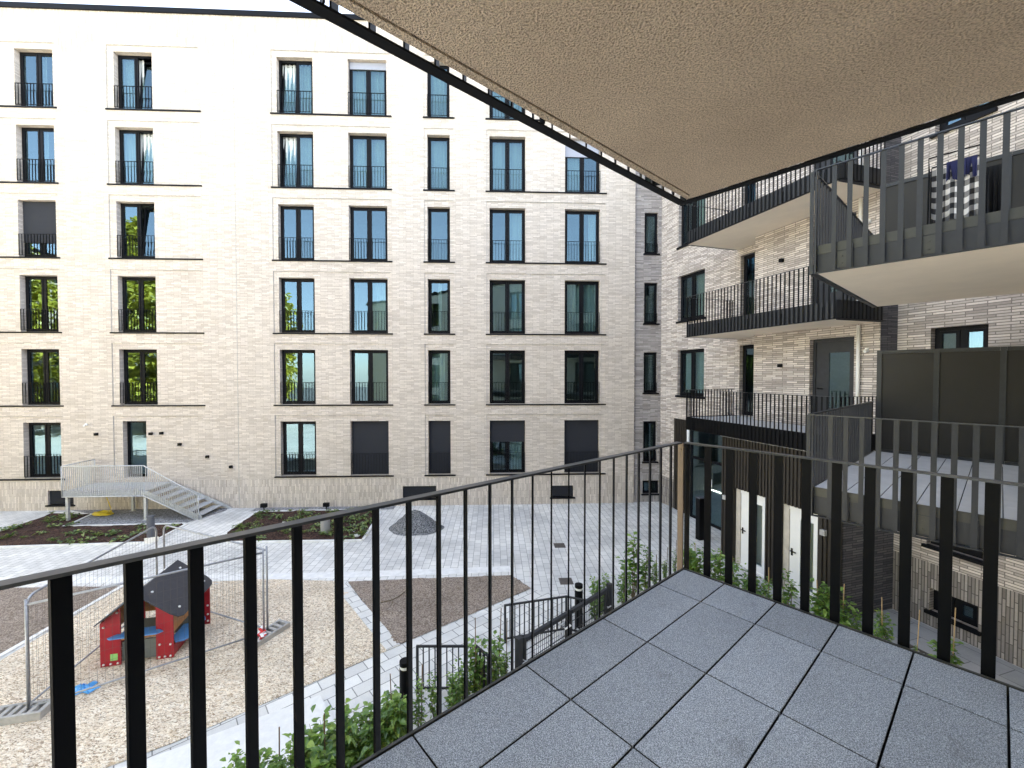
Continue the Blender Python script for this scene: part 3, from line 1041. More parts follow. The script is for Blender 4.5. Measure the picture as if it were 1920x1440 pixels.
TC = 1.13
SC1 = ru(1353, 900, TC)
ZC = ZF[0] - 0.43
dpx = [(1377, 1434), (1466, 1533)]
dd = []
for a, b in dpx:
    s0, s1 = sorted((RB.hit(a, 980, TC)[0], RB.hit(b, 1000, TC)[0]))
    dd.append((s0, s1))
dd.sort()
DH = 2.28
mb = MB(RB)
edges = [SEND] + [x for d in dd for x in d] + [SC1]
for i in range(0, len(edges), 2):
    ribs(mb, RB, edges[i], edges[i + 1], TC, 0, ZC)
for d in dd:
    ribs(mb, RB, d[0] + 0.001, d[1] - 0.001, TC, DH, ZC)
# side of the clad block towards the entrance, and the clad strip on the far wall
mb.box(SC1 - 0.05, SC1, TL, TC - 0.051, 0, ZC)
c2 = ru(1292, 880, TL)
part('ribbed_cladding', mb, M['clad'], rb)
mb = MB(RB)
ribs(mb, RB, min(CL1, c2), max(CL1, c2), TL + 0.02, 0, ZF[0] - 0.42)
part('ribbed_cladding', mb, M['clad'], rb)
mb = MB(RB); mb.box(SEND + 0.05, SC1 - 0.05, -3, TC - 0.12, ZC - 0.05, ZC)
mb.box(SEND + 0.06, SC1 - 0.06, 0.3, 0.4, 0, ZC - 0.06)
part('ground_floor_ceiling', mb, M['soffit'], rb)
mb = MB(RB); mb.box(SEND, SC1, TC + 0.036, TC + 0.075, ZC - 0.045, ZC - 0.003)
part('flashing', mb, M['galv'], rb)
for d in dd:
    a, b = d
    mb = MB(RB)
    fw = 0.10
    mb.box(a + 0.004, a + fw, TC - 0.16, TC - 0.06, 0.01, DH - 0.004)
    mb.box(a + fw, b - 0.162, TC - 0.16, TC - 0.06, DH - 0.12, DH - 0.004); mb.box(a + fw, b - 0.162, TC - 0.16, TC - 0.06, 0.01, 0.07)
    fr_ = part('door', mb, M['white'], rb, label='white door with tall narrow pane')
    mb = MB(RB)
    g0, g1 = a + fw + 0.06, a + fw + 0.06 + (b - a) * 0.36
    la, lb = a + fw + 0.002, b - 0.165
    mb.box(la, g0, TC - 0.13, TC - 0.08, 0.07, DH - 0.122); mb.box(g1, lb, TC - 0.13, TC - 0.08, 0.07, DH - 0.122)
    mb.box(g0, g1, TC - 0.13, TC - 0.08, 0.07, 0.26); mb.box(g0, g1, TC - 0.13, TC - 0.08, DH - 0.3, DH - 0.122)
    part('door_leaf', mb, M['white'], fr_)
    mb = MB(RB); mb.box(g0 + 0.001, g1 - 0.001, TC - 0.115, TC - 0.095, 0.26, DH - 0.3)
    part('pane', mb, M['glass_c'], fr_)
    mb = MB(RB); mb.box(b - 0.16, b - 0.004, TC - 0.16, TC - 0.055, 0.01, DH - 0.004)
    part('jamb', mb, M['beige'], fr_)
    mb = MB(RB); mb.box(lb - 0.09, lb - 0.05, TC - 0.08, TC - 0.06, 0.98, 1.16); mb.box(lb - 0.2, lb - 0.05, TC - 0.045, TC - 0.025, 1.08, 1.105)
    mb.box(lb - 0.08, lb - 0.06, TC - 0.06, TC - 0.025, 1.08, 1.105)
    part('handle', mb, M['black'], fr_)
for x, y in ((1361, 932), (1546, 998)):
    u, w = RB.hit(x, y, TC + 0.035)
    mb = MB(RB); mb.box(u - 0.06, u + 0.06, TC + 0.035, TC + 0.12, w - 0.07, w + 0.06)
    part('wall_lamp', mb, M['concrete'], rb, bevel=0.006)
# glazed entrance in the recess
e0, e1 = SC1 + 0.02, min(CL1, c2) - 0.16
mb = MB(RB)
em = e0 + (e1 - e0) * 0.42
for a, b, z0, z1 in ((e0, e0 + 0.07, 0, ZC), (em - 0.05, em + 0.05, 0, ZC), (e1 - 0.09, e1, 0, ZC)):
    mb.box(a, b, TL + 0.0, TL + 0.08, z0, z1)
for z in (0.0, 2.35, ZC - 0.09):
    mb.box(e0 + 0.07, em - 0.05, TL, TL + 0.08, z, z + 0.09)
    mb.box(em + 0.05, e1 - 0.09, TL, TL + 0.08, z, z + 0.09)
ent = part('glazed_entrance', mb, M['frame'], rb)
mb = MB(RB)
mb.box(em + 0.049, e1 - 0.089, TL + 0.03, TL + 0.05, 0.088, 2.352); mb.box(em + 0.049, e1 - 0.089, TL + 0.03, TL + 0.05, 2.438, ZC - 0.088)
mb.box(e0 + 0.069, em - 0.049, TL + 0.03, TL + 0.05, 2.438, ZC - 0.088)
part('pane', mb, M['glass'], ent)
mb = MB(RB); mb.box(e0 + 0.069, em - 0.049, TL + 0.02, TL + 0.06, 0.09, 2.35)
part('door_leaf', mb, M['navy'], ent, label='navy blue door leaf')
um = (em + e1) / 2
for z in (1.85, 1.45, 1.05):
    mb = MB(RB); dz = 0.03 if z == 1.45 else 0.0
    mb.box(um - 0.13 - dz, um + 0.09 + dz, TL + 0.052, TL + 0.056, z, z + 0.32 - dz)
    part('paper_notice', mb, M['paper'], ent)
mb = MB(RB); mb.tube([RB.p(e1 + 0.08, TL + 0.12, 0.0), RB.p(e1 + 0.08, TL + 0.12, ZC)], 0.055, 12)
part('downpipe', mb, M['white'], rb, smooth=True)

# stair tower strip in the corner
st = MB(FAC)
TV = -0.12
us0, us1 = UR + 0.001, FAC.hit(1250, 600, TV)[0] + 1.0
su0, su1 = FAC.hit(1207.5, 600, TV)[0], FAC.hit(1233, 600, TV)[0]
sh = []
zb = RB and FAC.hit(1207, 737, TV)[1]
for k in range(-1, 4):
    sh.append((su0, su1, zb + k * S, zb + k * S + 1.8))
bw0, bw1 = su0 - 0.02, su1 + 0.12
sh.append((bw0, bw1, 0.35, 0.95))
wall_cells(st, FAC, us0, us1, 0, ZTOP, sh, TV, ([1.22], lambda w: 1 if w < 1.22 else 0))
for h in sh:
    reveal(st, FAC, h, TV, TV - 0.2)
tower = thing('stair_tower', FAC.p((us0 + us1) / 2, TV, 0), 'narrow darker grey brick stair tower squeezed into the corner between both blocks', 'building')
part('wall', st, [M['brick_s'], mat_brick('stair_tower_brick_upright', (0.24, 0.22, 0.215), (0.44, 0.41, 0.395), (0.27, 0.25, 0.24), vertical=True)], tower)
for i, h in enumerate(sh):
    window(tower, FAC, h[0], h[1], h[2] + 0.01, h[3], TV - 0.12, 'st%.2f' % (h[3] - h[2]), narrow=True, rail=(i < 5), rail_h=0.45, rail_v=TV - 0.03, ft=0.05)
    mb = MB(FAC); mb.box(h[0] - 0.05, h[1] + 0.07, TV - 0.02, TV + 0.06, h[2] - 0.05, h[2] + 0.012)
    part('sill', mb, M['frame'], tower)
mb = MB(FAC); mb.box(us0 + 0.05, us1, TV - 1.0, TV - 0.9, 0, ZTOP); mb.box(us0 + 0.06, us0 + 0.1, TV - 0.9, TV - 0.2, 0, ZTOP); mb.box(su1 + 0.3, su1 + 0.34, TV - 0.9, TV - 0.22, 0, ZTOP)
for k in range(-1, 4):
    mb.box(us0 + 0.1, su1 + 0.3, TV - 0.9, TV - 0.22, zb + k * S - 0.5, zb + k * S - 0.4)
part('rooms', mb, M['inside'], tower)

# ================================================================== BUILDING: ours, behind the camera
wo_ = MB(OWN)
AE = 9.2
WD = -2.3
hh = []
for k in range(-1, 3):
    z = 4.23 + k * S
    for a in (-16.5, -12.0, -7.2, -1.8, 4.6):
        hh.append((a, a + 1.6, z + 0.1, z + 2.4))
wall_cells(wo_, OWN, -22, AE, 0, 13.6, hh, WD)
for h in hh:
    reveal(wo_, OWN, h, WD, WD - 0.22)
wo_.face([OWN.p(-22, WD, 0), OWN.p(-22, WD, 13.6), OWN.p(-22, WD - 11, 13.6), OWN.p(-22, WD - 11, 0)], [(0, 0), (0, 13.6), (11, 13.6), (11, 0)])
own = thing('apartment_building', OWN.p(-6, WD, 0), 'cream block, paled for bounce light, carrying the two tiled corner balconies, opposite the long pale facade', 'building')
part('wall', wo_, M['cream'], own)  # unseen wall, colour made pale to bounce more light
mb = MB(OWN); mb.box(-22, AE, WD - 11, WD + 0.1, 13.6, 13.85)
part('roof', mb, M['frame'], own)
mb = MB(OWN); mb.box(-21.8, AE - 0.2, WD - 3.2, WD - 3.1, 0.1, 13.4)
part('rooms', mb, M['inside'], own)
for h in hh:
    window(own, OWN, h[0], h[1], h[2], h[3], WD - 0.14, 'own', rail=False, curtain=None)

# ================================================================== BUILDING: unseen block added far left, outside the view, to throw warm sunlight back
LB_ = Frame((-47, 13, 0), radians(-90))
lw = MB(LB_)
lh = []
for z in range(6):
    for k in range(9):
        lh.append((2.0 + k * 4.0, 3.5 + k * 4.0, 0.9 + z * 2.95, 2.9 + z * 2.95))
fl = LB_.v.x < 0
if fl: LB_.v = -LB_.v
wall_cells(lw, LB_, 0, 38, 0, 18.4, lh, 0.0)
for h in lh:
    reveal(lw, LB_, h, 0.0, -0.2)
lw.face([LB_.p(0, 0, 0), LB_.p(0, 0, 18.4), LB_.p(0, -10, 18.4), LB_.p(0, -10, 0)])
bounce_block = thing('apartment_building', LB_.p(19, 0, 0), 'sand coloured block added out of view at far left to bounce sunlight, mirrored in panes', 'building')
part('wall', lw, M['block_render'], bounce_block)
mb = MB(LB_); mb.box(-0.1, 38.1, -10, 0.1, 18.4, 18.65)
part('roof', mb, M['frame'], bounce_block)
mb = MB(LB_); mb.box(0.2, 37.8, -3.2, -3.1, 0.1, 18.2)
part('rooms', mb, M['inside'], bounce_block)
for h in lh:
    window(bounce_block, LB_, h[0], h[1], h[2], h[3], -0.14, 'bounce_block', rail=False)

# ================================================================== BALCONIES
BARM = {}


def bar_mesh(dirv, h, w=0.047, t=0.008, mat='black'):
    k = (round(dirv.x, 4), round(dirv.y, 4), round(h, 3), w, mat)
    if k not in BARM:
        f = Frame((0, 0, 0), math.atan2(dirv.y, dirv.x))
        m = MB(f)
        m.box(-w / 2, w / 2, -t / 2, t / 2, 0, h)
        BARM[k] = m.mesh('bar', M[mat])
    return BARM[k]


TWIST = Vector((sin(radians(7)), cos(radians(7)), 0))


def rail_edge(parent, p0, p1, out, zb, zt, first=0.07, spacing=0.136, bardir=None, w=0.047, mat='black', hw=0.042, bottom=True, name='railing', off=0.05, end_gap=0.0):
    """railing along p0->p1 (ground points), standing outside the slab by off"""
    d = (p1 - p0); L = d.length; d.normalize()
    fr = Frame((0, 0, 0), 0); fr.o = p0 + out * off; fr.u = d; fr.v = out
    mb = MB(fr)
    mb.box(-hw / 2, L + hw / 2, -hw / 2, hw / 2, zt - 0.010, zt)
    r = part(name, mb, M['handrail'], parent)
    mb = MB(fr)
    mb.box(-0.025, L + 0.025, -0.025, 0.025, zb, zb + 0.010)
    # fixing brackets back to the slab edge
    x = 0.35
    while x < L:
        mb.box(x - 0.004, x + 0.004, -off + 0.012, -0.005, zb + 0.006, zb + 0.30)
        x += 1.04
    part('bottom_rail', mb, M[mat], r)
    me = bar_mesh(bardir or d, zt - 0.010 - zb - 0.010, w, mat=mat)
    n = int((L - first - end_gap) / spacing) + 1
    for k in range(n):
        q = fr.p(first + k * spacing, 0, zb + 0.010)
        b = link('bar', me, r, q - BASE[parent.name])
    return r


def post(parent, pt, dirv, zb, zt, w=0.055, t=0.012, mat='black', name='corner_post'):
    f = Frame((0, 0, 0), math.atan2(dirv.y, dirv.x)); f.o = Vector((pt.x, pt.y, 0))
    mb = MB(f)
    mb.box(-w / 2, w / 2, -t / 2, t / 2, zb, zt)
    mb.tube([f.p(0, -t / 2 - 0.006, zt - 0.05), f.p(0, t / 2 + 0.006, zt - 0.05)], 0.007, 8)
    return part(name, mb, M[mat], parent)


def partition(parent, fr, d0, d1_, a, z, n=3, h=1.85):
    """dark framed boards at position a, between d0 and d1_ (in OWN frame)"""
    mb = MB(fr)
    step = (d1_ - d0) / n
    for k in range(n + 1):
        x = d0 + k * step
        mb.box(a - 0.03, a + 0.03, x - 0.035, x + 0.035, z, z + h)
    for k in range(n):
        x = d0 + k * step
        mb.box(a - 0.03, a + 0.03, x + 0.036, x + step - 0.036, z + h - 0.06, z + h)
        mb.box(a - 0.03, a + 0.03, x + 0.036, x + step - 0.036, z + 0.0, z + 0.05)
    f_ = part('privacy_screen', mb, M['anthra'], parent)
    for k in range(n):
        x = d0 + k * step
        mb = MB(fr); mb.box(a - 0.008, a + 0.008, x + 0.034, x + step - 0.034, z + 0.05, z + h - 0.06)
        part('panel', mb, M['panel'], f_)


def tiles(parent, fr, alist, dlist, z, mat, gap=0.0075, th=0.04):
    mb = MB(fr)
    for a0, a1 in zip(alist, alist[1:]):
        for b0, b1 in zip(dlist, dlist[1:]):
            mb.box(a0 + gap / 2, a1 - gap / 2, b0 + gap / 2, b1 - gap / 2, z - th, z)
    for i in range(len(mb.f)):                      # near-black sides: shade of the narrow joints put into the colour
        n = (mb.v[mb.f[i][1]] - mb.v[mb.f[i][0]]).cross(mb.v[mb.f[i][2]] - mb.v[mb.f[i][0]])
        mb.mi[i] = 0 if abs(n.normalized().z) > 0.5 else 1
    return part('tiled_floor', mb, [M[mat], M['joint_shade']], parent, bevel=0.0035)


ZRAIL, ZFL, ZBOT = -0.49 + E, -1.405 + E, -1.80 + E
DW = -2.28                                              # wall end of the balconies


def corner_balcony(a_lo, a_hi, dout, zf, zb, label, front_at, ga, gd, tilemat, soff, fasc=True, screen_at=None, zr=None, mat='black', barmat='black', soffit_inset=0.0, foff=0.05, postmat=None, ff=0.145, fsp=0.1465):
    """balcony between a_lo..a_hi; front_at: the a of the railed short edge"""
    root = thing('balcony', OWN.p((a_lo + a_hi) / 2, dout - 1.0, zb), label, 'balcony', 'corner balconies with black flat bar railings')
    mb = MB(OWN)
    if fasc:
        mb.box(a_lo, a_hi, DW, dout, zb, zf - 0.09)
    else:                       # drip groove along the long edge
        mb.box(a_lo, a_hi, DW, dout - 0.055, zb, zf - 0.09)
        mb.box(a_lo, a_hi - 0.05, dout - 0.0549, dout - 0.0401, zb + 0.022, zf - 0.091)
        mb.box(a_hi - 0.0499, a_hi, dout - 0.0549, dout - 0.0401, zb + 0.001, zf - 0.091)
        mb.box(a_lo, a_hi, dout - 0.04, dout, zb + 0.002, zf - 0.09)
    part('slab', mb, M[soff], root)
    if fasc:
        mb = MB(OWN)
        fz0, fz1 = zb + 0.002, zf - 0.105
        mb.box(a_lo, a_hi, dout + 0.002, dout + 0.010, fz0, fz1)
        s_ = -1 if front_at == a_lo else 1
        mb.box(min(front_at + s_ * 0.002, front_at + s_ * 0.010), max(front_at + s_ * 0.002, front_at + s_ * 0.010), DW, dout + 0.010, fz0, fz1)
        part('fascia', mb, M[mat], root)
        mb = MB(OWN)
        mb.box(a_lo, a_hi, dout + 0.002, dout + 0.014, zf - 0.104, zf + 0.004)
        mb.box(min(front_at + s_ * 0.002, front_at + s_ * 0.014), max(front_at + s_ * 0.002, front_at + s_ * 0.014), DW, dout + 0.014, zf - 0.104, zf + 0.004)
        part('edge_trim', mb, M['trim'], root)
        for k_ in (1, 6, 11):
            mb = MB(OWN)
            dm = dout - ff - fsp * (k_ - 0.5)
            xa, xb = sorted((front_at + s_ * 0.0105, front_at + s_ * 0.016))
            mb.box(xa, xb, dm - 0.05, dm + 0.05, zb + 0.03, zf - 0.115)
            for zz in (zb + 0.08, zf - 0.17):
                mb.tube([OWN.p(front_at + s_ * 0.01, dm, zz), OWN.p(front_at + s_ * 0.026, dm, zz)], 0.012, 6)
            part('fixing_plate', mb, M['trim'], root)
    # bed of the tiles plus the tiles
    mb = MB(OWN); mb.box(a_lo + 0.005, a_hi - 0.005, DW, dout - 0.005, zf - 0.088, zf - 0.045)
    part('tile_bed', mb, M['black'], root)
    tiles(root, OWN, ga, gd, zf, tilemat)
    zr = zr or zf + 0.92
    side = rail_edge(root, OWN.p(a_lo if front_at == a_hi else a_lo, dout), OWN.p(a_hi, dout), D2, zb - 0.01, zr, bardir=TWIST, mat=barmat, first=0.103 if front_at == a_lo else (a_hi - a_lo - 0.103) % 0.136, end_gap=0.05)
    sgn = D1 * (1 if front_at == a_hi else -1)
    fr_ = rail_edge(root, OWN.p(front_at, dout), OWN.p(front_at, DW), sgn, zb - 0.01, zr, first=ff, spacing=fsp, bardir=D2, mat=barmat, off=foff)
    cp = OWN.p(front_at, dout) + sgn * 0.05 + D2 * 0.05
    post(root, cp + D2 * 0.004, D2, zb - 0.01, zr - 0.008, w=0.042, mat=postmat or barmat)
    post(root, cp - D2 * 0.045, D1, zb - 0.01, zr - 0.008, mat=barmat)
    if screen_at is not None:
        partition(root, OWN, DW + 0.04, dout - 0.05, screen_at, zf)
    return root


# the balcony we stand on
ga = [0.0, -0.342]
while ga[-1] > -3.85: ga.append(ga[-1] - 0.605)
ga[-1] = -3.85
gd = [0.0, -0.284]
while gd[-1] > DW: gd.append(gd[-1] - 0.31)
gd[-1] = DW
corner_balcony(-3.85, 0.0, 0.0, ZFL, ZBOT, 'grey tiled balcony floor with black bar railing at the front edge of the view', 0.0, ga[::-1], gd[::-1], 'tile', 'soffit', zr=ZRAIL, postmat='warm_sheen')
# the one above us: we see its rendered underside
ZC_UP = E + 1.245
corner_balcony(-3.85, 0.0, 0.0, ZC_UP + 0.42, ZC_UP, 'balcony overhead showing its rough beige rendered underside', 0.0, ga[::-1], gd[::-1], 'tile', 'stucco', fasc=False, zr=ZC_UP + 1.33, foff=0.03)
# the neighbour's two
A0, DO = 3.4, 0.035
na = [A0]
while na[-1] < A0 + 3.85: na.append(na[-1] + 0.605)
na[-1] = A0 + 3.9
nd = [DO]
while nd[-1] > DW: nd.append(nd[-1] - 0.31)
nd[-1] = DW
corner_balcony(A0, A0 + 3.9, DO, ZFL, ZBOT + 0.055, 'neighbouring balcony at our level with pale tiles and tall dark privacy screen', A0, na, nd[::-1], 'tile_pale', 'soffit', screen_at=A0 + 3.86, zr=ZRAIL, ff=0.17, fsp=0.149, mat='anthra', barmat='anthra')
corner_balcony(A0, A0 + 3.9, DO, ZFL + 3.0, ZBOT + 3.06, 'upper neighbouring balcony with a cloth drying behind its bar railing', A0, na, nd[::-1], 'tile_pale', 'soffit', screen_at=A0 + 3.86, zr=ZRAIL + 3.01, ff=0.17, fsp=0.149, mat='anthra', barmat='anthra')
# walkway balconies on the right building
NAMES = ['lowest of three walkway balconies on the right building, above the white doors',
         'middle of three walkway balconies on the right building, level with the neighbour underside',
         'topmost visible walkway balcony on the right building, below the overhead slab']
TB = 1.47
S0, S1 = -2.95, 1.93
for k in range(3):
    zf = ZFL + k * S
    zb = zf - 0.40
    root = thing('balcony', RB.p(0, 0.7, zb), NAMES[k], 'balcony', 'walkway balconies on the right building')
    mb = MB(RB)
    mb.box(S0 + 0.06, SSTEP, TR + 0.002, TB, zb + 0.004, zf - 0.05); mb.box(SSTEP, S1, TL + 0.002, TB, zb + 0.004, zf - 0.05)
    part('slab', mb, M['soffit'], root)
    mb = MB(RB)
    mb.box(S0 + 0.06, SSTEP, TR + 0.004, TB - 0.03, zf - 0.049, zf); mb.box(SSTEP + 0.001, S1 - 0.03, TL + 0.004, TB - 0.03, zf - 0.049, zf)
    part('tiled_floor', mb, M['tile_pale'], root)
    mb = MB(RB)
    mb.box(S0 + 0.04, S1 + 0.01, TB + 0.002, TB + 0.012, zb, zf + 0.02)
    mb.box(S1 + 0.002, S1 + 0.012, TL + 0.004, TB, zb, zf + 0.02)
    mb.box(S0 + 0.04, S0 + 0.055, 0.004, TB, zb - 0.02, zf + 0.03)
    part('fascia', mb, M['anthra'] if k else M['black'], root)
    rail_edge(root, RB.p(S0, TB), RB.p(S1, TB), RB.v, zb, zf + 0.92, spacing=0.122, w=0.036, mat='black', off=0.04)
    rail_edge(root, RB.p(S1, TB), RB.p(S1, TL + 0.1), RB.u, zb, zf + 0.92, spacing=0.122, w=0.036, mat='black', off=0.04)
    rail_edge(root, RB.p(S0, TB), RB.p(S0, TR + 0.1), -RB.u, zb, zf + 0.92, spacing=0.122, w=0.036, mat='black', off=0.04)

# ================================================================== laundry on the upper balcony
ZU = ZFL + 3.0
PA = Frame(OWN.p(A0 + 0.75, 0), 0); PA.u, PA.v = D2, D1


def pa(x, y):
    u, w = PA.hit(x, y)
    return u, w


u0, wt = pa(1748, 322); u1, wt2 = pa(1838, 300)
zt = (wt + wt2) / 2
zbm = pa(1790, 395)[1] - 0.12
rack = thing('drying_rack', PA.p((u0 + u1) / 2, 0.1, ZU), 'thin dark folding drying rack behind the upper balcony railing', 'drying rack')
mb = MB(PA)
ub, uf = min(u0, u1) - 0.03, max(u0, u1) + 0.03
for v in (-0.02, 0.32):
    mb.tube([PA.p(ub, v, ZU), PA.p(ub, v * 0.6 + 0.06, zt + 0.02), PA.p(ub, v, zt + 0.16), PA.p(uf, v, zt + 0.16), PA.p(uf, v * 0.6 + 0.06, zt + 0.02), PA.p(uf, v, ZU)], 0.009, 6)
for v in (0.0, 0.1, 0.2, 0.3):
    mb.tube([PA.p(ub, v, zt), PA.p(uf, v, zt)], 0.005, 6)
part('frame', mb, M['black'], rack)


def cloth(name, ua, ub_, ztop, zlow, v, mat, label, seed, th=0.006):
    m = MB(PA)
    N, K = 22, 12
    def P(i, k, off):
        x = ua + (ub_ - ua) * i / N
        f = k / K
        vv = v + off + 0.035 * f * sin(i * 0.9 + seed) + 0.02 * sin(i * 2.1 + seed * 3) * f
        z = ztop - (ztop - zlow) * f + 0.025 * sin(i * 0.55 + seed) * f
        return PA.p(x, vv, z)
    for i in range(N):
        for k in range(K):
            uv = [(i / N, k / K), ((i + 1) / N, k / K), ((i + 1) / N, (k + 1) / K), (i / N, (k + 1) / K)]
            m.face([P(i, k, 0), P(i + 1, k, 0), P(i + 1, k + 1, 0), P(i, k + 1, 0)], uv)
            m.face([P(i, k + 1, th), P(i + 1, k + 1, th), P(i + 1, k, th), P(i, k, th)], uv[::-1])
    solo(name, m, M[mat], label, 'cloth', smooth=True)


cloth('checked_cloth', min(u0, u1), max(u0, u1), zt, zbm, -0.03, 'check', 'black and white checked cloth hanging from the drying rack', 1)
cloth('navy_cloth', min(u0, u1) + 0.02, max(u0, u1) - 0.12, zt + 0.05, zt - 0.17, -0.05, 'cloth_n', 'dark navy cloth draped over the top of the checked cloth', 4)
ua, wa = pa(1846, 330); ub2, wb = pa(1882, 320)
cloth('black_cloth', min(ua, ub2), max(ua, ub2), zt - 0.02, zbm + 0.05, 0.25, 'cloth_b', 'black cloth hanging next to the checked cloth', 2)

# ================================================================== metal stair in front of the facade
VF = 1.42                                        # front edge distance from the wall
fv = lambda x, y: FAC.hit(x, y, VF)
L0, L1, LB = fv(117, 900)[0], fv(271, 900)[0], fv(373, 960)[0]
ZD = 1.16
stair = thing('metal_staircase', FAC.p(L0, VF, 0), 'galvanised steel landing and stair with bar railing leading up to a door', 'staircase')
mb = MB(FAC)
mb.box(L0, L1, 0.06, VF, ZD - 0.05, ZD)
mb.box(L0, L1, VF, VF + 0.012, ZD - 0.22, ZD + 0.02); mb.box(L0, L0 + 0.012, 0.06, VF - 0.001, ZD - 0.22, ZD - 0.051); mb.box(L0 + 0.013, L1, 0.06, 0.08, ZD - 0.2, ZD - 0.052)
part('landing', mb, M['galv'], stair)
NS = 6
run = (LB - L1) / NS
for k in range(NS):
    z = ZD - (k + 1) * ZD / (NS + 1)
    mb = MB(FAC); mb.box(L1 + k * run + 0.01, L1 + (k + 1) * run + 0.03, 0.10, VF - 0.03, z - 0.035, z)
    part('tread', mb, M['galv'], stair)
for v in (0.07, VF - 0.02):
    mb = MB(FAC)
    a = [(L1, ZD + 0.04), (L1, ZD - 0.2), (LB + 0.30, -0.0), (LB + 0.46, 0.0), (LB + 0.30, 0.14)]
    if v > 1: a = [(L1, ZD + 0.02), (L1, ZD - 0.22), (LB - 0.12, 0.0), (LB + 0.1, 0.0), (LB + 0.1, 0.12)]
    pts0 = [FAC.p(x, v, z) for x, z in a]; pts1 = [FAC.p(x, v + 0.012, z) for x, z in a]
    mb.face(pts0); mb.face(pts1[::-1])
    for i in range(len(a)):
        j = (i + 1) % len(a)
        mb.face([pts0[j], pts0[i], pts1[i], pts1[j]])
    part('stringer', mb, M['galv'], stair)
mb = MB(FAC)
for k in range(3):
    pass
lg = [(L0 + 0.12, VF - 0.06), (L1 - 0.02, VF - 0.06), (fv(198, 900)[0], 0.2)]
for (a, v) in lg:
    mb = MB(FAC); mb.box(a - 0.045, a + 0.045, v - 0.045, v + 0.045, 0, ZD - 0.051)
    mb.box(a - 0.09, a + 0.09, v - 0.09, v + 0.09, 0.0, 0.02)
    part('leg', mb, M['galv'], stair)
# railing: left end, front, sloping part
ZR = ZD + 0.98
mb = MB(FAC)
vv = VF + 0.03
for a, b in (((L0, vv, ZR), (L1, vv, ZR)), ((L1, vv, ZR), (LB, vv, 0.95)), ((L0, vv, ZR), (L0, 0.1, ZR)),
             ((L0, vv, ZD - 0.2), (L1, vv, ZD - 0.2)), ((L1, vv, ZD - 0.2), (LB - 0.15, vv, 0.03)), ((LB, vv, 0.95), (LB, vv, 0.03)), ((LB - 0.15, vv, 0.03), (LB, vv, 0.03)),
             ((L0, vv, ZR), (L0, vv, ZD - 0.2)), ((L0, 0.1, ZR), (L0, 0.1, ZD - 0.05)), ((L0, 0.1, ZR), (L0 + 0.0, 0.1, ZR))):
    mb.tube([FAC.p(*a), FAC.p(*b)], 0.021, 8)
hr_ = part('railing', mb, M['galv'], stair, smooth=True)
pb = MB(FAC)
n = 42
for k in range(1, n):
    x = L0 + (L1 - L0) * k / n
    pb.box(x - 0.005, x + 0.005, vv - 0.012, vv + 0.012, ZD - 0.2, ZR)
n2 = 28
for k in range(1, n2):
    f = k / n2
    x = L1 + (LB - L1) * f
    zt_ = ZR + (0.95 - ZR) * f
    zl = max(0.03, (ZD - 0.2) + (0.03 - ZD + 0.2) * min(1, f * (LB - L1) / (LB - 0.15 - L1)))
    pb.box(x - 0.005, x + 0.005, vv - 0.012, vv + 0.012, zl, zt_)
n3 = 18
for k in range(1, n3):
    v = 0.1 + (vv - 0.1) * k / n3
    pb.box(L0 - 0.012, L0 + 0.012, v - 0.005, v + 0.005, ZD - 0.05, ZR)
part('balusters', pb, M['galv'], hr_)

# yellow hose coil under the landing
random.seed(3)
pts = []
c0 = G(193, 966)
for k in range(130):
    a = k * 0.32
    r = 0.22 + 0.07 * sin(k * 0.37) + random.uniform(-.02, .02)
    pts.append(c0 + Vector((cos(a) * r * 1.25, sin(a) * r * 0.8, 0.03 + 0.09 * (k / 130) + random.uniform(-0.01, 0.01))))
for k in range(14):
    f = k / 13
    pts.append(c0 + Vector((0.25 - 0.9 * f, 0.1 + 0.35 * f, 0.16 + 0.75 * sin(f * 2.2))))
mb = MB(); mb.tube(pts, 0.017, 8)
solo('garden_hose', mb, M['hose'], 'yellow hose lying in a coil under the steel landing', 'hose', smooth=True)

# ================================================================== playhouse
PH = Frame((-7.21, 8.16, 0), radians(14.5)); PH.v = -PH.v       # u right, v backwards
house = thing('playhouse', PH.p(0, 0.5, 0), 'red playhouse with dark grey gable roof, blue counter and ochre boards', 'playhouse')


def board(mb, pts, n, t):
    """flat board: pts list of world points (planar), n = thickness direction"""
    pts = [Vector(p) for p in pts]
    q = [p + n * t for p in pts]
    mb.face(pts); mb.face(q[::-1])
    for i in range(len(pts)):
        j = (i + 1) % len(pts)
        mb.face([pts[j], pts[i], q[i], q[j]])


def screws(parent, locs, n, r=0.022):
    for p in locs:
        p = Vector(p)
        mb = MB()
        mb.tube([p, p + n * 0.012, p + n * 0.02], r, 10, r2=r * 0.6)
        part('screw_cap', mb, M['screw'], parent, smooth=True)


ridge, eave, he = 1.46, 0.89, 0.735
slope = (ridge - eave) / he
zr_ = lambda u: ridge - 0.03 - abs(u) * slope
FN = -PH.v
for (a, b, nm) in ((-0.69, -0.36, 0), (0.22, 0.51, 1)):
    mb = MB(PH)
    board(mb, [PH.p(a, 0, 0.03), PH.p(b, 0, 0.03), PH.p(b, 0, zr_(b) - 0.02), PH.p(a, 0, zr_(a) - 0.02)], PH.v, 0.025)
    o = part('wall_panel', mb, M['red'], house)
    screws(o, [PH.p(a + 0.05 + k * (b - a - 0.1) / 2, 0, 0.07) for k in range(3)] + [PH.p(a + 0.06, 0, zr_(a) - 0.1 if nm == 0 else 0.32), PH.p(b - 0.05, 0, zr_(b) - 0.1 if nm == 0 else 0.3)], FN)
    if nm == 0:
        mb = MB(PH); mb.box(b - 0.17, b - 0.05, -0.004, -0.001, 0.13, 0.26)
        part('sticker', mb, M['green'], o)
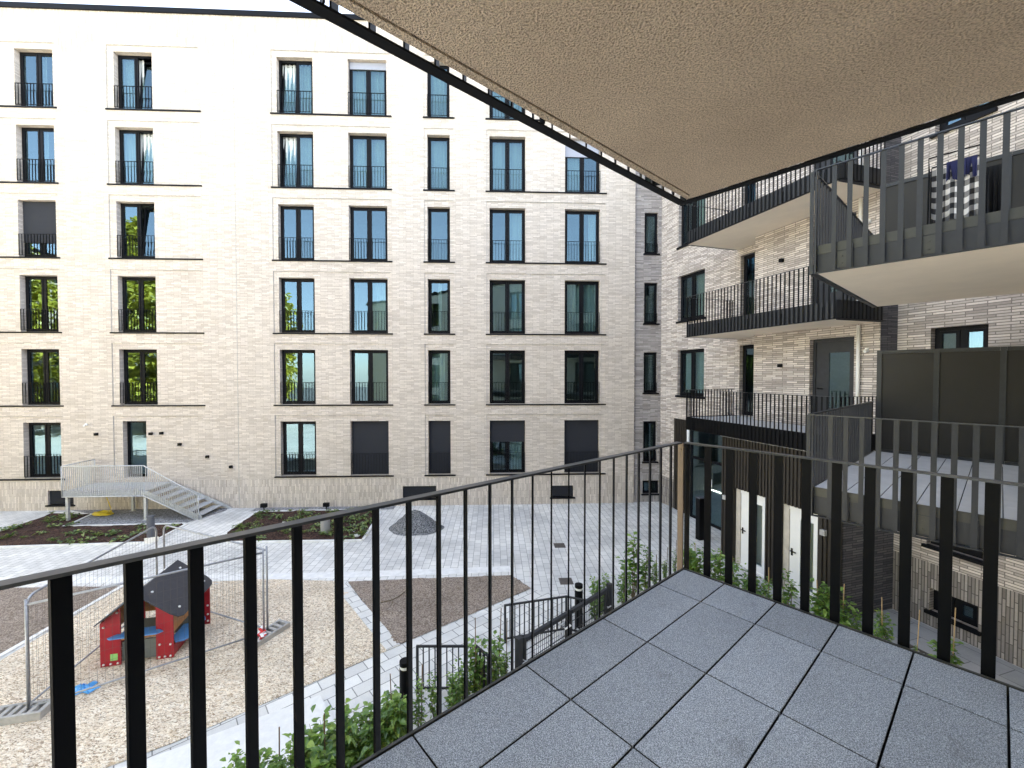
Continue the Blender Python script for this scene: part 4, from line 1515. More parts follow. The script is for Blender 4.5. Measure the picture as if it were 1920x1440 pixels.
# rear wall panels
for (a, b) in ((-0.69, -0.52), (0.42, 0.71)):
    mb = MB(PH)
    board(mb, [PH.p(a, 1.12, 0.03), PH.p(b, 1.12, 0.03), PH.p(b, 1.12, zr_(b) - 0.02), PH.p(a, 1.12, zr_(a) - 0.02)], PH.v, 0.025)
    o = part('wall_panel', mb, M['red'], house)
    screws(o, [PH.p(b - 0.04, 1.12, z) for z in (0.1, 0.25, 0.45)], FN)
# side boards
for u, s in ((0.495, 1), (-0.675, -1)):
    mb = MB(PH); mb.box(u - 0.012, u + 0.012, 0.03, 1.10, 0.52, 0.90)
    part('side_board', mb, M['orange'], house)
    mb = MB(PH); mb.box(u - 0.012, u + 0.012, 0.03, 1.10, 0.05, 0.26)
    part('side_board', mb, M['red'], house)
mb = MB(PH); mb.box(-0.355, 0.215, 0.005, 0.03, 0.50, 0.605)
part('front_board', mb, M['orange'], house)
mb = MB(PH); mb.box(-0.5, 0.40, 1.08, 1.105, 0.50, 0.92)
part('rear_board', mb, M['orange'], house)
mb = MB(PH); mb.box(-0.355, 0.215, 0.03, 0.055, 0.08, 0.45)
part('lower_board', mb, M['greyboard'], house)
mb = MB(PH); mb.box(-0.56, 0.56, 0.75, 0.775, 0.12, 0.5)
part('bench_board', mb, M['greyboard'], house)
# blue counters with rounded ends
def counter(fr_pts):
    return fr_pts
mb = MB(PH)
out = [(-0.52, -0.10), (-0.46, -0.15), (0.30, -0.15), (0.38, -0.08), (0.28, -0.002), (0.215, 0.0), (0.215, 0.14), (-0.355, 0.14), (-0.355, 0.0), (-0.42, -0.002)]
board(mb, [PH.p(a, b, 0.61) for a, b in out], Vector((0, 0, 1)), 0.022)
part('counter', mb, M['blue'], house)
mb = MB(PH)
out = [(0.37, 0.28), (0.51, 0.08), (0.65, 0.12), (0.73, 0.26), (0.73, 0.86), (0.67, 0.98), (0.51, 0.98), (0.37, 0.86)]
board(mb, [PH.p(a, b, 0.27) for a, b in out], Vector((0, 0, 1)), 0.022)
part('counter', mb, M['blue'], house)
# roof boards with rounded eave corners
for s in (-1, 1):
    mb = MB(PH)
    def rp(d, v):
        return PH.p(s * d, v, ridge - d * slope)
    r = 0.16
    pl = [rp(-0.012 if s > 0 else 0.0, -0.22), rp(he - r, -0.22), rp(he - r * 0.3, -0.22 + r * 0.3), rp(he, -0.22 + r), rp(he, 1.36 - r), rp(he - r * 0.3, 1.36 - r * 0.3), rp(he - r, 1.36), rp(0.0, 1.36)]
    nn = (PH.u * s * slope + Vector((0, 0, 1))).normalized()
    if s < 0: pl = pl[::-1]
    board(mb, [p - nn * 0.02 for p in pl], nn, 0.02)
    o = part('roof', mb, M['roofboard'], house)
    screws(o, [rp(d, v) for d in (0.14, he - 0.14) for v in (0.06, 1.14)], nn, 0.026)

# ================================================================== mobile site fence round the playhouse
F1, F2 = G(42, 1347), G(502, 1196)
F3 = V2(-8.72, 10.35)


def fence_panel(p, q, label, hgt=1.95, arc=(True, True)):
    d = (q - p); L = d.length; d.normalize()
    root = thing('site_fence', (p + q) / 2, label, 'fence', 'mobile site fence panels around the playhouse')
    fr = Frame((0, 0, 0), 0); fr.o = Vector(p); fr.u = d; fr.v = Vector((-d.y, d.x, 0))
    a, b = 0.07, L - 0.07
    r = 0.16
    mb = MB(fr)
    path = []
    if arc[0]:
        path += [fr.p(a, 0, 0.06), fr.p(a, 0, hgt - r)]
        for k in range(1, 7):
            t = k / 6 * pi / 2
            path.append(fr.p(a + r - r * cos(t), 0, hgt - r + r * sin(t)))
    else:
        mb.tube([fr.p(a, 0, 0.06), fr.p(a, 0, hgt)], 0.021, 8)
        hgt_ = hgt - 0.09
        path.append(fr.p(a, 0, hgt_))
    if arc[1]:
        for k in range(0, 7):
            t = k / 6 * pi / 2
            path.append(fr.p(b - r + r * sin(t), 0, hgt - r + r * cos(t)))
        path.append(fr.p(b, 0, 0.06))
    else:
        mb.tube([fr.p(b, 0, 0.06), fr.p(b, 0, hgt)], 0.021, 8)
        path.append(fr.p(b, 0, hgt - 0.09))
    mb.tube(path, 0.021, 8)
    mb.tube([fr.p(a, 0, 0.14), fr.p(b, 0, 0.14)], 0.017, 8)
    o = part('tube_frame', mb, M['galv_d'], root, smooth=True)
    w = MB(fr)
    n = int((b - a) / 0.10)
    for k in range(1, n):
        x = a + (b - a) * k / n
        w.tube([fr.p(x, 0.012, 0.14), fr.p(x, 0.012, hgt)], 0.0016, 4, cap=False)
    m = 9
    for k in range(1, m):
        z = 0.14 + (hgt - 0.14) * k / m
        w.tube([fr.p(a, -0.012, z), fr.p(b, -0.012, z)], 0.0016, 4, cap=False)
    part('wire_mesh', w, M['iron'], root)
    return root


fence_panel(F1, F2, 'mobile wire fence panel standing in front of the playhouse', arc=(False, False))
fence_panel(F1 + V2(-0.02, 0.06), F3, 'mobile wire fence panel running back on the soil side of the playhouse')
fence_panel(F3 + V2(0.1, 0.0), F2 + V2(0.02, 0.05), 'mobile wire fence panel standing behind the playhouse roof', arc=(True, False))


def foot(pt, ang, label):
    fr = Frame((pt.x, pt.y, 0), ang)
    L, W, H = 0.43, 0.165, 0.15
    import bmesh
    root = thing('concrete_block', (pt.x, pt.y, 0), label, 'fence foot', 'concrete feet of the site fence')
    mb = MB(fr)
    # tapered block made of side rails and webs so that the slots are real
    for v in (-W, W - 0.05):
        mb.box(-L, L, v, v + 0.05, 0.0, H)
    for u in (-L, -0.30, -0.17, -0.05, 0.08, 0.21, L - 0.07):
        mb.box(u, u + 0.07, -W + 0.051, W - 0.051, 0.0, H - 0.004)
    mb.box(-L + 0.02, L - 0.02, -W + 0.051, W - 0.051, 0.0, 0.05)
    part('block', mb, M['concrete'], root, bevel=0.012)
    return root


foot(F1 + V2(-0.1, 0.0), radians(14), 'concrete fence foot with slots on the wood chips, bare of tape')
f2 = foot(F2, radians(68), 'concrete fence foot on the wood chips with red and white tape on it')
foot(F3, radians(60), 'concrete fence foot hidden behind the playhouse')
random.seed(12)
mb = MB()
p0 = F2 + Vector((-0.06, -0.2, 0.15))
pts = [p0]
for k in range(16):
    pts.append(p0 + Vector((random.uniform(-.12, .16), random.uniform(-.12, .30), random.uniform(0.0, 0.07))))
for i, (a, b) in enumerate(zip(pts, pts[1:])):
    d = (b - a).normalized(); n_ = d.cross(Vector((0, 0, 1))).normalized() * 0.028
    mb.face([a - n_, b - n_, b + n_, a + n_], None, i % 2)
    up = Vector((0, 0, -0.002))
    mb.face([a + n_ + up, b + n_ + up, b - n_ + up, a - n_ + up], None, i % 2)
solo('barrier_tape', mb, [M['paper'], M['tape_red']], 'crumpled red and white barrier tape on a concrete fence foot', 'tape')
# little tag hanging on the rear fence
fr = Frame((0, 0, 0), radians(25)); fr.o = F3 + Vector((-0.12, -0.05, 0))
mb = MB(fr); mb.box(-0.15, 0.13, -0.026, -0.022, 1.52, 1.64)
sg = solo('fence_tag', mb, M['paper'], 'small white and blue tag hanging on the rear site fence', 'sign')
mb = MB(fr); mb.box(-0.13, 0.04, -0.029, -0.0265, 1.57, 1.625); mb.box(-0.13, 0.10, -0.029, -0.0265, 1.535, 1.55)
part('blue_print', mb, M['bag'], sg)

# blue plastic glove-like scrap on the chips
random.seed(5)
c = G(157, 1296)
mb = MB()
N = 16
rows = []
for j in range(5):
    rr = 0.17 * (1 - j / 5.0)
    rows.append([c + Vector((cos(2 * pi * k / N) * rr * (1.3 + 0.5 * sin(k * 2.3)), sin(2 * pi * k / N) * rr * (0.9 + 0.4 * cos(k * 1.7)), 0.04 + 0.06 * j / 4 * (1 + 0.7 * sin(k * 1.9 + j)))) for k in range(N)])
for r0, r1 in zip(rows, rows[1:]):
    for k in range(N):
        k2 = (k + 1) % N
        mb.face([r0[k], r0[k2], r1[k2], r1[k]])
mb.face(rows[-1])
solo('plastic_scrap', mb, M['bag'], 'crumpled bright blue plastic scrap on the wood chips', 'litter')

# heap of asphalt crumbs
import bmesh
ctr = (G(728, 993) + G(826, 990)) / 2 + Vector((0, 0.1, 0))
mb = MB()
R1 = (G(826, 990) - G(728, 993)).length / 2 * 1.05
rings = 22; seg = 56
grid = []
for i in range(rings + 1):
    f = i / rings
    row = []
    for k in range(seg):
        a = 2 * pi * k / seg
        wob = 1 + 0.16 * mnoise.noise(Vector((cos(a) * 1.6, sin(a) * 1.6, 4.2)))
        r = R1 * wob * f
        x, y = cos(a) * r, sin(a) * r * 0.85
        h = 0.66 * max(0, 1 - f ** 1.5) ** 1.25
        h += 0.05 * (1 - f) * mnoise.noise(Vector((x * 4, y * 4, 1))) + 0.035 * (1 - f ** 3) * mnoise.noise(Vector((x * 11, y * 11, 2)))
        row.append(ctr + Vector((x, y, max(0.006, h))))
    grid.append(row)
for i in range(1, rings):
    for k in range(seg):
        k2 = (k + 1) % seg
        mb.face([grid[i][k], grid[i + 1][k], grid[i + 1][k2], grid[i][k2]])
for k in range(seg):
    mb.face([grid[0][0], grid[1][k], grid[1][(k + 1) % seg]])
solo('asphalt_heap', mb, M['asphalt'], 'dark grey heap of asphalt crumbs on the paving by the facade', 'heap', smooth=True)

# covers in the paving
def cover(x0, y0, x1, y1, label, cat='drain cover', w=0.18):
    a, b = G(x0, y0), G(x1, y1)
    c = (a + b) / 2
    fr = Frame((c.x, c.y, 0), BETA)
    mb = MB(fr)
    mb.box(-w, w, -w, w, -0.05, 0.012)
    for k in range(5):
        mb.box(-w + 0.03, w - 0.03, -w + 0.03 + k * 0.06, -w + 0.065 + k * 0.06, 0.012, 0.018)
    solo('drain_cover', mb, M['iron'], label, cat, bevel=0.004)


cover(1038, 1028, 1060, 1018, 'square iron drain cover in the open court paving')
cover(1048, 1096, 1074, 1084, 'square iron drain cover near the garden gate bollard')
c = G(1728, 1232)
fr = Frame((c.x, c.y, 0), radians(107))
mb = MB(fr)
mb.box(-0.36, 0.36, -0.2, -0.17, -0.04, 0.03); mb.box(-0.36, 0.36, 0.17, 0.2, -0.04, 0.03)
for k in range(9):
    mb.box(-0.36 + k * 0.085, -0.325 + k * 0.085, -0.169, 0.169, -0.03, 0.028)
mb.box(-0.36, 0.36, -0.169, 0.169, -0.05, -0.02)
solo('drain_grate', mb, M['iron'], 'slotted iron light well grate in the slab path by the basement window', 'drain grate')

# bollard lights
def bollard(x, y, h, r, mat, label, ring=True):
    p = G(x, y)
    root = thing('bollard_light', p, label, 'bollard', 'round bollard lights in the court')
    mb = MB()
    mb.tube([p, p + Vector((0, 0, h - 0.12))], r, 24)
    part('body', mb, M[mat], root, smooth=False)
    mb = MB(); mb.tube([p + Vector((0, 0, h - 0.119)), p + Vector((0, 0, h - 0.07))], r * 0.9, 24)
    part('lens', mb, M['screw' if ring else mat], root)
    mb = MB(); mb.tube([p + Vector((0, 0, h - 0.069)), p + Vector((0, 0, h - 0.01)), p + Vector((0, 0, h))], r, 24)
    part('cap', mb, M[mat], root, bevel=0.004)


bollard(760, 1345, 0.95, 0.09, 'black', 'black round bollard light beside the hedge, left of the first low fence')
bollard(1085, 1174, 0.95, 0.09, 'black', 'black round bollard light behind the garden gate')
bollard(283, 1013, 0.85, 0.11, 'bollard', 'dark grey bollard light in the bed near the steel stair foot', False)
bollard(610, 1000, 0.64, 0.16, 'bollard_p', 'stout pale grey bollard in the planted bed', False)
for x, y, lb in ((495, 957, 'small black floodlight at the wall foot near the stair end'), (612, 953, 'small black floodlight at the wall foot behind the pale bollard')):
    u, w = FAC.hit(x, y, 0.3)
    root = thing('floodlight', FAC.p(u, 0.3, 0), lb, 'floodlight', 'floodlights at the facade foot')
    mb = MB(FAC); mb.tube([FAC.p(u, 0.3, 0), FAC.p(u, 0.3, 0.12)], 0.02, 8)
    part('spike', mb, M['black'], root)
    mb = MB(FAC); mb.box(u - 0.12, u + 0.12, 0.24, 0.38, 0.11, 0.27)
    part('head', mb, M['black'], root, bevel=0.015)
c = G(669, 1008.5)
mb = MB(); pts = [c + Vector((cos(2 * pi * k / 20) * 0.09, sin(2 * pi * k / 20) * 0.09, 0.09)) for k in range(21)]
mb.tube(pts, 0.022, 8)
mb.tube([c, c + Vector((0, 0, 0.085))], 0.075, 18)
solo('pipe_end', mb, M['white'], 'white round pipe end in the corner of the planted bed', 'pipe')

# letterbox column by the entrance
p = G(1314, 1011)
fr = Frame((p.x, p.y, 0), radians(17))
root = thing('letterbox', p, 'tall black letterbox column standing in front of the glazed entrance', 'letterbox')
mb = MB(fr); mb.box(-0.14, 0.14, -0.10, 0.10, 0.0, 1.42)
part('column', mb, M['black'], root, bevel=0.008)
mb = MB(fr); mb.box(-0.145, 0.145, -0.105, 0.105, 1.42, 1.45)
part('cap', mb, M['bollard'], root)

# ================================================================== low garden fences and gate
def low_fence(pts, h, label, mat='anthra', gap=0.105):
    root = thing('garden_fence', (pts[0] + pts[-1]) / 2, label, 'fence', 'low black bar fences beside the garden gate')
    mb = MB()
    for a, b in zip(pts, pts[1:]):
        d = (b - a); L = d.length; d.normalize()
        fr = Frame((0, 0, 0), 0); fr.o = Vector(a); fr.u = d; fr.v = Vector((-d.y, d.x, 0))
        mb.box(-0.02, L + 0.02, -0.02, 0.02, h - 0.03, h, fr); mb.box(0, L, -0.015, 0.015, 0.08, 0.11, fr)
    o = part('rails', mb, M[mat], root)
    k_ = 0
    for a, b in zip(pts, pts[1:]):
        d = (b - a); L = d.length; d.normalize()
        fr = Frame((0, 0, 0), 0); fr.o = Vector(a); fr.u = d; fr.v = Vector((-d.y, d.x, 0))
        n = max(2, round(L / gap))
        for k in range(n + (1 if b is pts[-1] else 0)):
            x = L * k / n
            m = MB(fr)
            e = 0.022 if (k == 0) else 0.009
            m.box(x - e, x + e, -0.018, 0.018, 0.0 if k == 0 else 0.11, h - 0.031)
            part('post' if k == 0 else 'bar', m, M[mat], root)
    return root


q0 = G(783, 1300); q1 = G(893, 1210, 0.86); q1.z = 0; q2 = G(915, 1228, 0.86); q2.z = 0
low_fence([q0, q1, q2], 0.86, 'low black bar fence left of the garden gate, beside the hedge')
q0 = G(947, 1206); q1 = G(1062, 1117, 0.82); q1.z = 0; q2 = G(1096, 1124, 0.82); q2.z = 0
low_fence([q0, q1, q2], 0.82, 'low black bar fence behind the garden gate, in front of the bollard')

ga0 = G(982, 1196, 0.95); ga0.z = 0
ga1 = G(1137, 1103, 0.95); ga1.z = 0
d = (ga1 - ga0); L = d.length; d.normalize()
fr = Frame((0, 0, 0), 0); fr.o = ga0; fr.u = d; fr.v = Vector((-d.y, d.x, 0))
gate = thing('garden_gate', (ga0 + ga1) / 2, 'black double leaf mesh gate with white lever handles between hedge shrubs', 'gate')
for x in (-0.12, L + 0.12):
    mb = MB(fr); mb.box(x - 0.05, x + 0.05, -0.05, 0.05, 0, 1.0); mb.box(x - 0.055, x + 0.055, -0.055, 0.055, 1.0, 1.012)
    part('post', mb, M['anthra'], gate)
for k in range(2):
    a, b = (0.0, L / 2 - 0.012) if k == 0 else (L / 2 + 0.012, L)
    mb = MB(fr)
    for x in (a, b - 0.05):
        mb.box(x, x + 0.05, -0.025, 0.025, 0.06, 0.95)
    mb.box(a + 0.05, b - 0.05, -0.035, 0.035, 0.875, 0.95); mb.box(a + 0.05, b - 0.05, -0.025, 0.025, 0.06, 0.11)
    lf = part('leaf_frame', mb, M['anthra'], gate)
    mb = MB(fr)
    n = int((b - a - 0.1) / 0.055)
    for j in range(1, n):
        x = a + 0.05 + (b - a - 0.1) * j / n
        mb.box(x - 0.003, x + 0.003, -0.003, 0.003, 0.11, 0.90)
    for z in (0.3, 0.5, 0.7):
        mb.box(a + 0.05, b - 0.05, 0.003, 0.009, z - 0.003, z + 0.003); mb.box(a + 0.05, b - 0.05, -0.009, -0.003, z - 0.003, z + 0.003)
    part('bar_mesh', mb, M['anthra'], lf)
    e = a if k == 0 else b
    s = -1 if k == 0 else 1
    mb = MB(fr); mb.tube([fr.p(e + s * 0.09, -0.06, 0.55), fr.p(e - s * 0.03, -0.06, 0.55)], 0.014, 8); mb.tube([fr.p(e, -0.06, 0.55), fr.p(e, 0.02, 0.55)], 0.014, 8)
    part('hinge', mb, M['galv'], lf)
mb = MB(fr); mb.box(L / 2 - 0.10, L / 2 - 0.014, -0.037, 0.037, 0.42, 0.76)
part('lock_box', mb, M['anthra'], gate)
for v in (-0.075, 0.075):
    mb = MB(fr); mb.tube([fr.p(L / 2 - 0.05, v * 0.4, 0.70), fr.p(L / 2 - 0.05, v, 0.70), fr.p(L / 2 - 0.22, v, 0.70)], 0.018, 8)
    part('handle', mb, M['screw'], gate)
# cream wall stub below the fences
mb = MB(fr); mb.box(-2.3, -0.25, -0.62, -0.50, 0, 0.32); mb.box(0.1, L, 0.22, 0.32, 0, 0.06)
solo('garden_wall', mb, M['cream'], 'low cream garden wall stub behind the hedge shrubs', 'wall')

# ================================================================== plants
def leaf_faces(mb, p, d, size, width, droop, roll):
    d = d.normalized()
    s = d.cross(Vector((0, 0, 1)))
    if s.length < 0.05: s = Vector((1, 0, 0))
    s = s.normalized()
    s = Matrix.Rotation(roll, 3, d) @ s
    n = s.cross(d).normalized()
    m = p + d * size * 0.45 - n * 0.0
    tip = p + d * size - Vector((0, 0, droop * size))
    fold = n * width * 0.22
    l1, r1 = p + d * size * 0.35 + s * width * 0.5 + fold, p + d * size * 0.35 - s * width * 0.5 + fold
    l2, r2 = p + d * size * 0.7 + s * width * 0.36 + fold * 0.7 - Vector((0, 0, droop * size * 0.4)), p + d * size * 0.7 - s * width * 0.36 + fold * 0.7 - Vector((0, 0, droop * size * 0.4))
    b = len(mb.v)
    mid = p + d * size * 0.55 - Vector((0, 0, droop * size * 0.2))
    mb.v += [p, l1, l2, tip, r2, r1, mid]
    for f in ((0, 6, 1), (1, 6, 2), (2, 6, 3), (0, 5, 6), (5, 4, 6), (4, 3, 6)):
        mb.f.append((b + f[0], b + f[1], b + f[2])); mb.uv.append([(0, 0)] * 3); mb.mi.append(0)


SHRUBS = {}


def shrub_meshes(var):
    """unit shrub 1 m tall: returns foliage, stem meshes"""
    if var in SHRUBS: return SHRUBS[var]
    rnd = random.Random(100 + var)
    fo, stm = MB(), MB()
    kind = var % 3
    if kind == 0:      # bushy, broad leaves
        nst, spread, nl, size = 12, 0.30, 34, 0.135
    elif kind == 1:    # slim upright
        nst, spread, nl, size = 4, 0.10, 44, 0.075
    else:              # loose medium
        nst, spread, nl, size = 8, 0.22, 36, 0.11
    for s in range(nst):
        a = rnd.uniform(0, 2 * pi)
        top = Vector((cos(a) * spread * rnd.uniform(0.3, 1.2), sin(a) * spread * rnd.uniform(0.3, 1.2), rnd.uniform(0.62, 1.0)))
        if s == 0: top = Vector((rnd.uniform(-.04, .04), rnd.uniform(-.04, .04), 1.0))
        bend = Vector((rnd.uniform(-.06, .06), rnd.uniform(-.06, .06), 0))
        pts = [Vector((0, 0, 0)) + top * f + bend * sin(f * pi) - Vector((top.x, top.y, 0)) * (1 - f) * f * 0.6 for f in [k / 7 for k in range(8)]]
        stm.tube(pts, 0.007, 5, r2=0.002)
        for k in range(nl):
            f = 0.16 + 0.84 * (k + rnd.random()) / nl
            i = min(6, int(f * 7)); t = f * 7 - i
            p = pts[i].lerp(pts[i + 1], t)
            b = rnd.uniform(0, 2 * pi)
            dr = Vector((cos(b), sin(b), rnd.uniform(-0.25, 0.75)))
            p = p + dr * rnd.uniform(0.0, 0.10 if kind != 1 else 0.04)
            sz = size * rnd.uniform(0.55, 1.25)
            leaf_faces(fo, p, dr, sz, sz * rnd.uniform(0.45, 0.68), rnd.uniform(0.0, 0.5), rnd.uniform(-0.6, 0.6))
    SHRUBS[var] = (fo.mesh('foliage', M['leaf']), stm.mesh('stem', M['stem']))
    return SHRUBS[var]


CANE = {}


def cane_mesh(mat):
    if mat not in CANE:
        m = MB(); m.tube([(0, 0, 0), (0.004, 0, 0.5), (0, 0.003, 1.0)], 0.0085, 6)
        CANE[mat] = m.mesh('cane', M[mat])
    return CANE[mat]


ORD = ['first', 'second', 'third', 'fourth', 'fifth', 'sixth', 'seventh', 'eighth', 'ninth', 'tenth', 'eleventh', 'twelfth', 'thirteenth', 'fourteenth', 'fifteenth', 'sixteenth']


def plant(pos, h, var, label, group, cane=0.0, wide=1.0, canemat='cane_d', tilt=(0, 0)):
    root = thing('hedge_shrub', pos, label, 'shrub', group)
    f, s = shrub_meshes(var)
    rz = random.uniform(0, 6.28)
    for nm, me in (('foliage', f), ('stem', s)):
        o = link(nm, me, root)
        o.rotation_euler = (tilt[0], tilt[1], rz)
        o.scale = (wide * max(h, 0.5), wide * max(h, 0.5), h)
    if cane:
        o = link('cane', cane_mesh(canemat), root, (0.03, 0.02, 0))
        o.scale = (1, 1, cane)
        o.rotation_euler = (random.uniform(-.04, .04), random.uniform(-.04, .04), 0)
    return root


def on_line(fr_d, x, axis):
    """ground point under pixel column x on a planting line (constant d or a in OWN frame)"""
    r = (x - 960) / FPX
    n = D2 if axis == 'd' else D1
    k = fr_d + CORNER.dot(n)
    y = k / (r * n.x + n.y)
    return V2(r * y, y)


def ht(p, ytop):
    d = ray(960, ytop)
    return E + d.z / d.y * p.y


random.seed(21)
# hedge row under our long railing: x, top y, kind(0 bushy 1 slim 2 loose), cane top y, width
rowA = [(430, 1428, 2, 0, 0.9), (478, 1425, 0, 0, 0.8), (565, 1378, 0, 0, 0.9), (645, 1368, 0, 0, 0.9), (712, 1335, 0, 0, 0.9), (452, 1402, 2, 1378, 0.8), (507, 1418, 2, 1372, 0.8), (540, 1392, 2, 0, 0.9), (596, 1350, 0, 1335, 1.0), (628, 1345, 0, 1300, 1.0), (668, 1372, 0, 0, 1.0), (694, 1335, 0, 1275, 1.0),
        (728, 1300, 0, 1268, 0.9), (748, 1312, 0, 0, 1.0)]
ctxA = 'leafy hedge shrub between the railing bars and the pale terrace, %s from the bottom edge'
for i, (x, yt, kd, yc, wd) in enumerate(sorted(rowA)):
    p = on_line(4.35 + random.uniform(-.08, .08), x, 'd')
    plant(p, max(0.45, ht(p, yt)), kd + 3 * (i % 3), ctxA % ORD[i], 'young hedge shrubs below the balcony', max(0, ht(p, yc)) if yc else 0, wd)
rowB = [(782, 1270, 1, 1245, 1.0), (812, 1262, 1, 1230, 1.0), (848, 1268, 2, 0, 1.0), (868, 1240, 2, 1205, 0.9), (888, 1193, 1, 1160, 1.3), (905, 1225, 0, 0, 0.75), (930, 1192, 2, 1140, 0.9), (945, 1222, 2, 1160, 0.8)]
ctxB = 'young hedge shrub between the round bollard and the garden gate, %s from the bollard'
for i, (x, yt, kd, yc, wd) in enumerate(rowB):
    p = on_line(4.40 + random.uniform(-.08, .08), x, 'd')
    plant(p, max(0.4, ht(p, yt)), kd + 3 * (i % 3), ctxB % ORD[i], 'young hedge shrubs below the balcony', max(0, ht(p, yc)) if yc else 0, wd)
rowC = [(1118, 1086, 2, 0, 0.8), (1136, 1076, 2, 0, 0.7), (1170, 1060, 2, 1046, 0.7), (1189, 1008, 1, 0, 1.5), (1212, 1022, 1, 0, 1.3), (1232, 1052, 2, 1040, 0.6), (1250, 1050, 0, 1026, 0.5), (1268, 1030, 1, 1012, 1.0)]
ctxC = 'hedge shrub beyond the garden gate towards the balcony corner post, %s from the gate'
for i, (x, yt, kd, yc, wd) in enumerate(rowC):
    p = on_line(4.45 + random.uniform(-.08, .08), x, 'd')
    plant(p, max(0.4, ht(p, yt)), kd + 3 * (i % 3), ctxC % ORD[i], 'young hedge shrubs below the balcony', max(0, ht(p, yc)) if yc else 0, wd)
rowD = [(1292, 1028, 2, 0, 0.7), (1306, 1030, 0, 1018, 0.7), (1352, 1036, 2, 1030, 0.8), (1378, 1052, 2, 1044, 0.7), (1402, 1068, 2, 0, 0.8), (1424, 1086, 0, 0, 0.6), (1444, 1090, 2, 1064, 0.7), (1482, 1074, 1, 0, 1.1), (1541, 1094, 0, 1090, 0.7),
        (1585, 1124, 0, 1094, 0.8), (1616, 1150, 2, 0, 0.7), (1662, 1155, 2, 1121, 0.7), (1727, 1215, 1, 1144, 0.7), (1795, 1205, 2, 1140, 0.9)]
ctxD = 'young staked shrub facing the white doors and dark wall, %s from the corner post'
for i, (x, yt, kd, yc, wd) in enumerate(rowD):
    p = on_line(8.15 + random.uniform(-.06, .06), x, 'a')
    plant(p, max(0.4, ht(p, yt) + 0.06), kd + 3 * (i % 3), ctxD % ORD[i], 'young staked shrubs below the right railing', max(0, ht(p, yc)) if yc else 0, wd * 1.35, 'cane')
# soil strip under the hedge
mb = MB()
pA, pB = OWN.p(-3.2, 4.1), OWN.p(8.4, 4.1)
mb.prism([OWN.p(-6, 3.4), OWN.p(8.6, 3.4), OWN.p(8.6, 4.22), OWN.p(-6, 4.22)], -0.01, 0.016)
struct('planting_bed', mb, M['mulch'])

# ground-cover plants in the two bark beds
def in_poly(p, poly):
    c = False
    for i in range(len(poly)):
        a, b = poly[i], poly[i - 1]
        if (a.y > p.y) != (b.y > p.y) and p.x < (b.x - a.x) * (p.y - a.y) / (b.y - a.y) + a.x:
            c = not c
    return c


def cover_plants(name, poly, n, seed):
    rnd = random.Random(seed)
    mb = MB()
    xs = [p.x for p in poly]; ys = [p.y for p in poly]
    k = 0
    while k < n:
        c = Vector((rnd.uniform(max(min(xs), -19), max(xs)), rnd.uniform(min(ys), max(ys)), 0.06))
        if not in_poly(c, poly): continue
        k += 1
        grassy = rnd.random() < 0.4
        sc = rnd.uniform(0.6, 1.5)
        for j in range(34 if grassy else 20):
            a = rnd.uniform(0, 2 * pi)
            if grassy:
                leaf_faces(mb, c, Vector((cos(a), sin(a), rnd.uniform(0.6, 2.2))), 0.24 * sc * rnd.uniform(0.6, 1.2), 0.016, 0.5, 0)
            else:
                p = c + Vector((cos(a), sin(a), 0)) * rnd.uniform(0, 0.16) * sc + Vector((0, 0, rnd.uniform(0, 0.08)))
                leaf_faces(mb, p, Vector((cos(a), sin(a), rnd.uniform(-.1, 0.9))), 0.11 * sc * rnd.uniform(0.6, 1.2), 0.075 * sc, 0.4, rnd.uniform(-.5, .5))
    o = struct(name, mb, M['leaf_g'], 'stuff')
    return o


cover_plants('ground_cover', bed1, 36, 4)
cover_plants('ground_cover', bed2, 95, 8)
# dead root on the bare soil
mb = MB(); mb.tube([G(714, 1133) + Vector((0, 0, .04)), G(735, 1130) + Vector((0, 0, .07)), G(748, 1124) + Vector((0, 0, .08)), G(760, 1113) + Vector((0, 0, .06))], 0.012, 6)
mb.tube([G(737, 1130) + Vector((0, 0, .06)), G(733, 1140) + Vector((0, 0, .05))], 0.008, 6)
solo('dead_twig', mb, M['stem'], 'thin dead twig lying on the bare soil triangle', 'twig')

# ================================================================== trees standing behind us, seen as reflections in the panes
def tree(pos, h, seed, label):
    rnd = random.Random(seed)
    root = thing('tree', pos, label, 'tree', 'trees reflected in the window panes')
    tr = MB()
    tr.tube([(0, 0, 0), (0.1, 0, h * 0.3), (0.0, 0.1, h * 0.6), (0.1, 0.1, h * 0.9)], 0.32, 9, r2=0.06)
    cr = MB()
    for k in range(11):
        a = rnd.uniform(0, 2 * pi); z = h * rnd.uniform(0.25, 0.8)
        e = Vector((cos(a) * rnd.uniform(1.6, 3.4), sin(a) * rnd.uniform(1.6, 3.4), z + rnd.uniform(0.4, 2.2)))
        tr.tube([(0, 0, z - 0.6), (e.x * .5, e.y * .5, z + 0.3), tuple(e)], 0.11, 6, r2=0.03)
    for k in range(210):
        f = rnd.random() ** 0.8
        zz = h * (0.1 + 0.9 * f)
        R = 5.2 * (sin(pi * min(1, (f * 0.85 + 0.14))) ** 0.7)
        a = rnd.uniform(0, 2 * pi); rr = R * rnd.random() ** 0.5
        c = Vector((cos(a) * rr, sin(a) * rr, zz))
        cs = rnd.uniform(0.5, 1.0)
        for j in range(46):
            d = Vector((rnd.gauss(0, 1), rnd.gauss(0, 1), rnd.gauss(0, 0.7)))
            p = c + d * cs * 0.5
            leaf_faces(cr, p, Vector((rnd.uniform(-1, 1), rnd.uniform(-1, 1), rnd.uniform(-.6, .6))), 0.62 * rnd.uniform(.6, 1.2), 0.36, 0.3, rnd.uniform(-1, 1))
    o = link('trunk', tr.mesh('trunk', M['bark'], smooth=True), root)
    o = link('crown', cr.mesh('crown', M['leaf_t']), root)
    return root


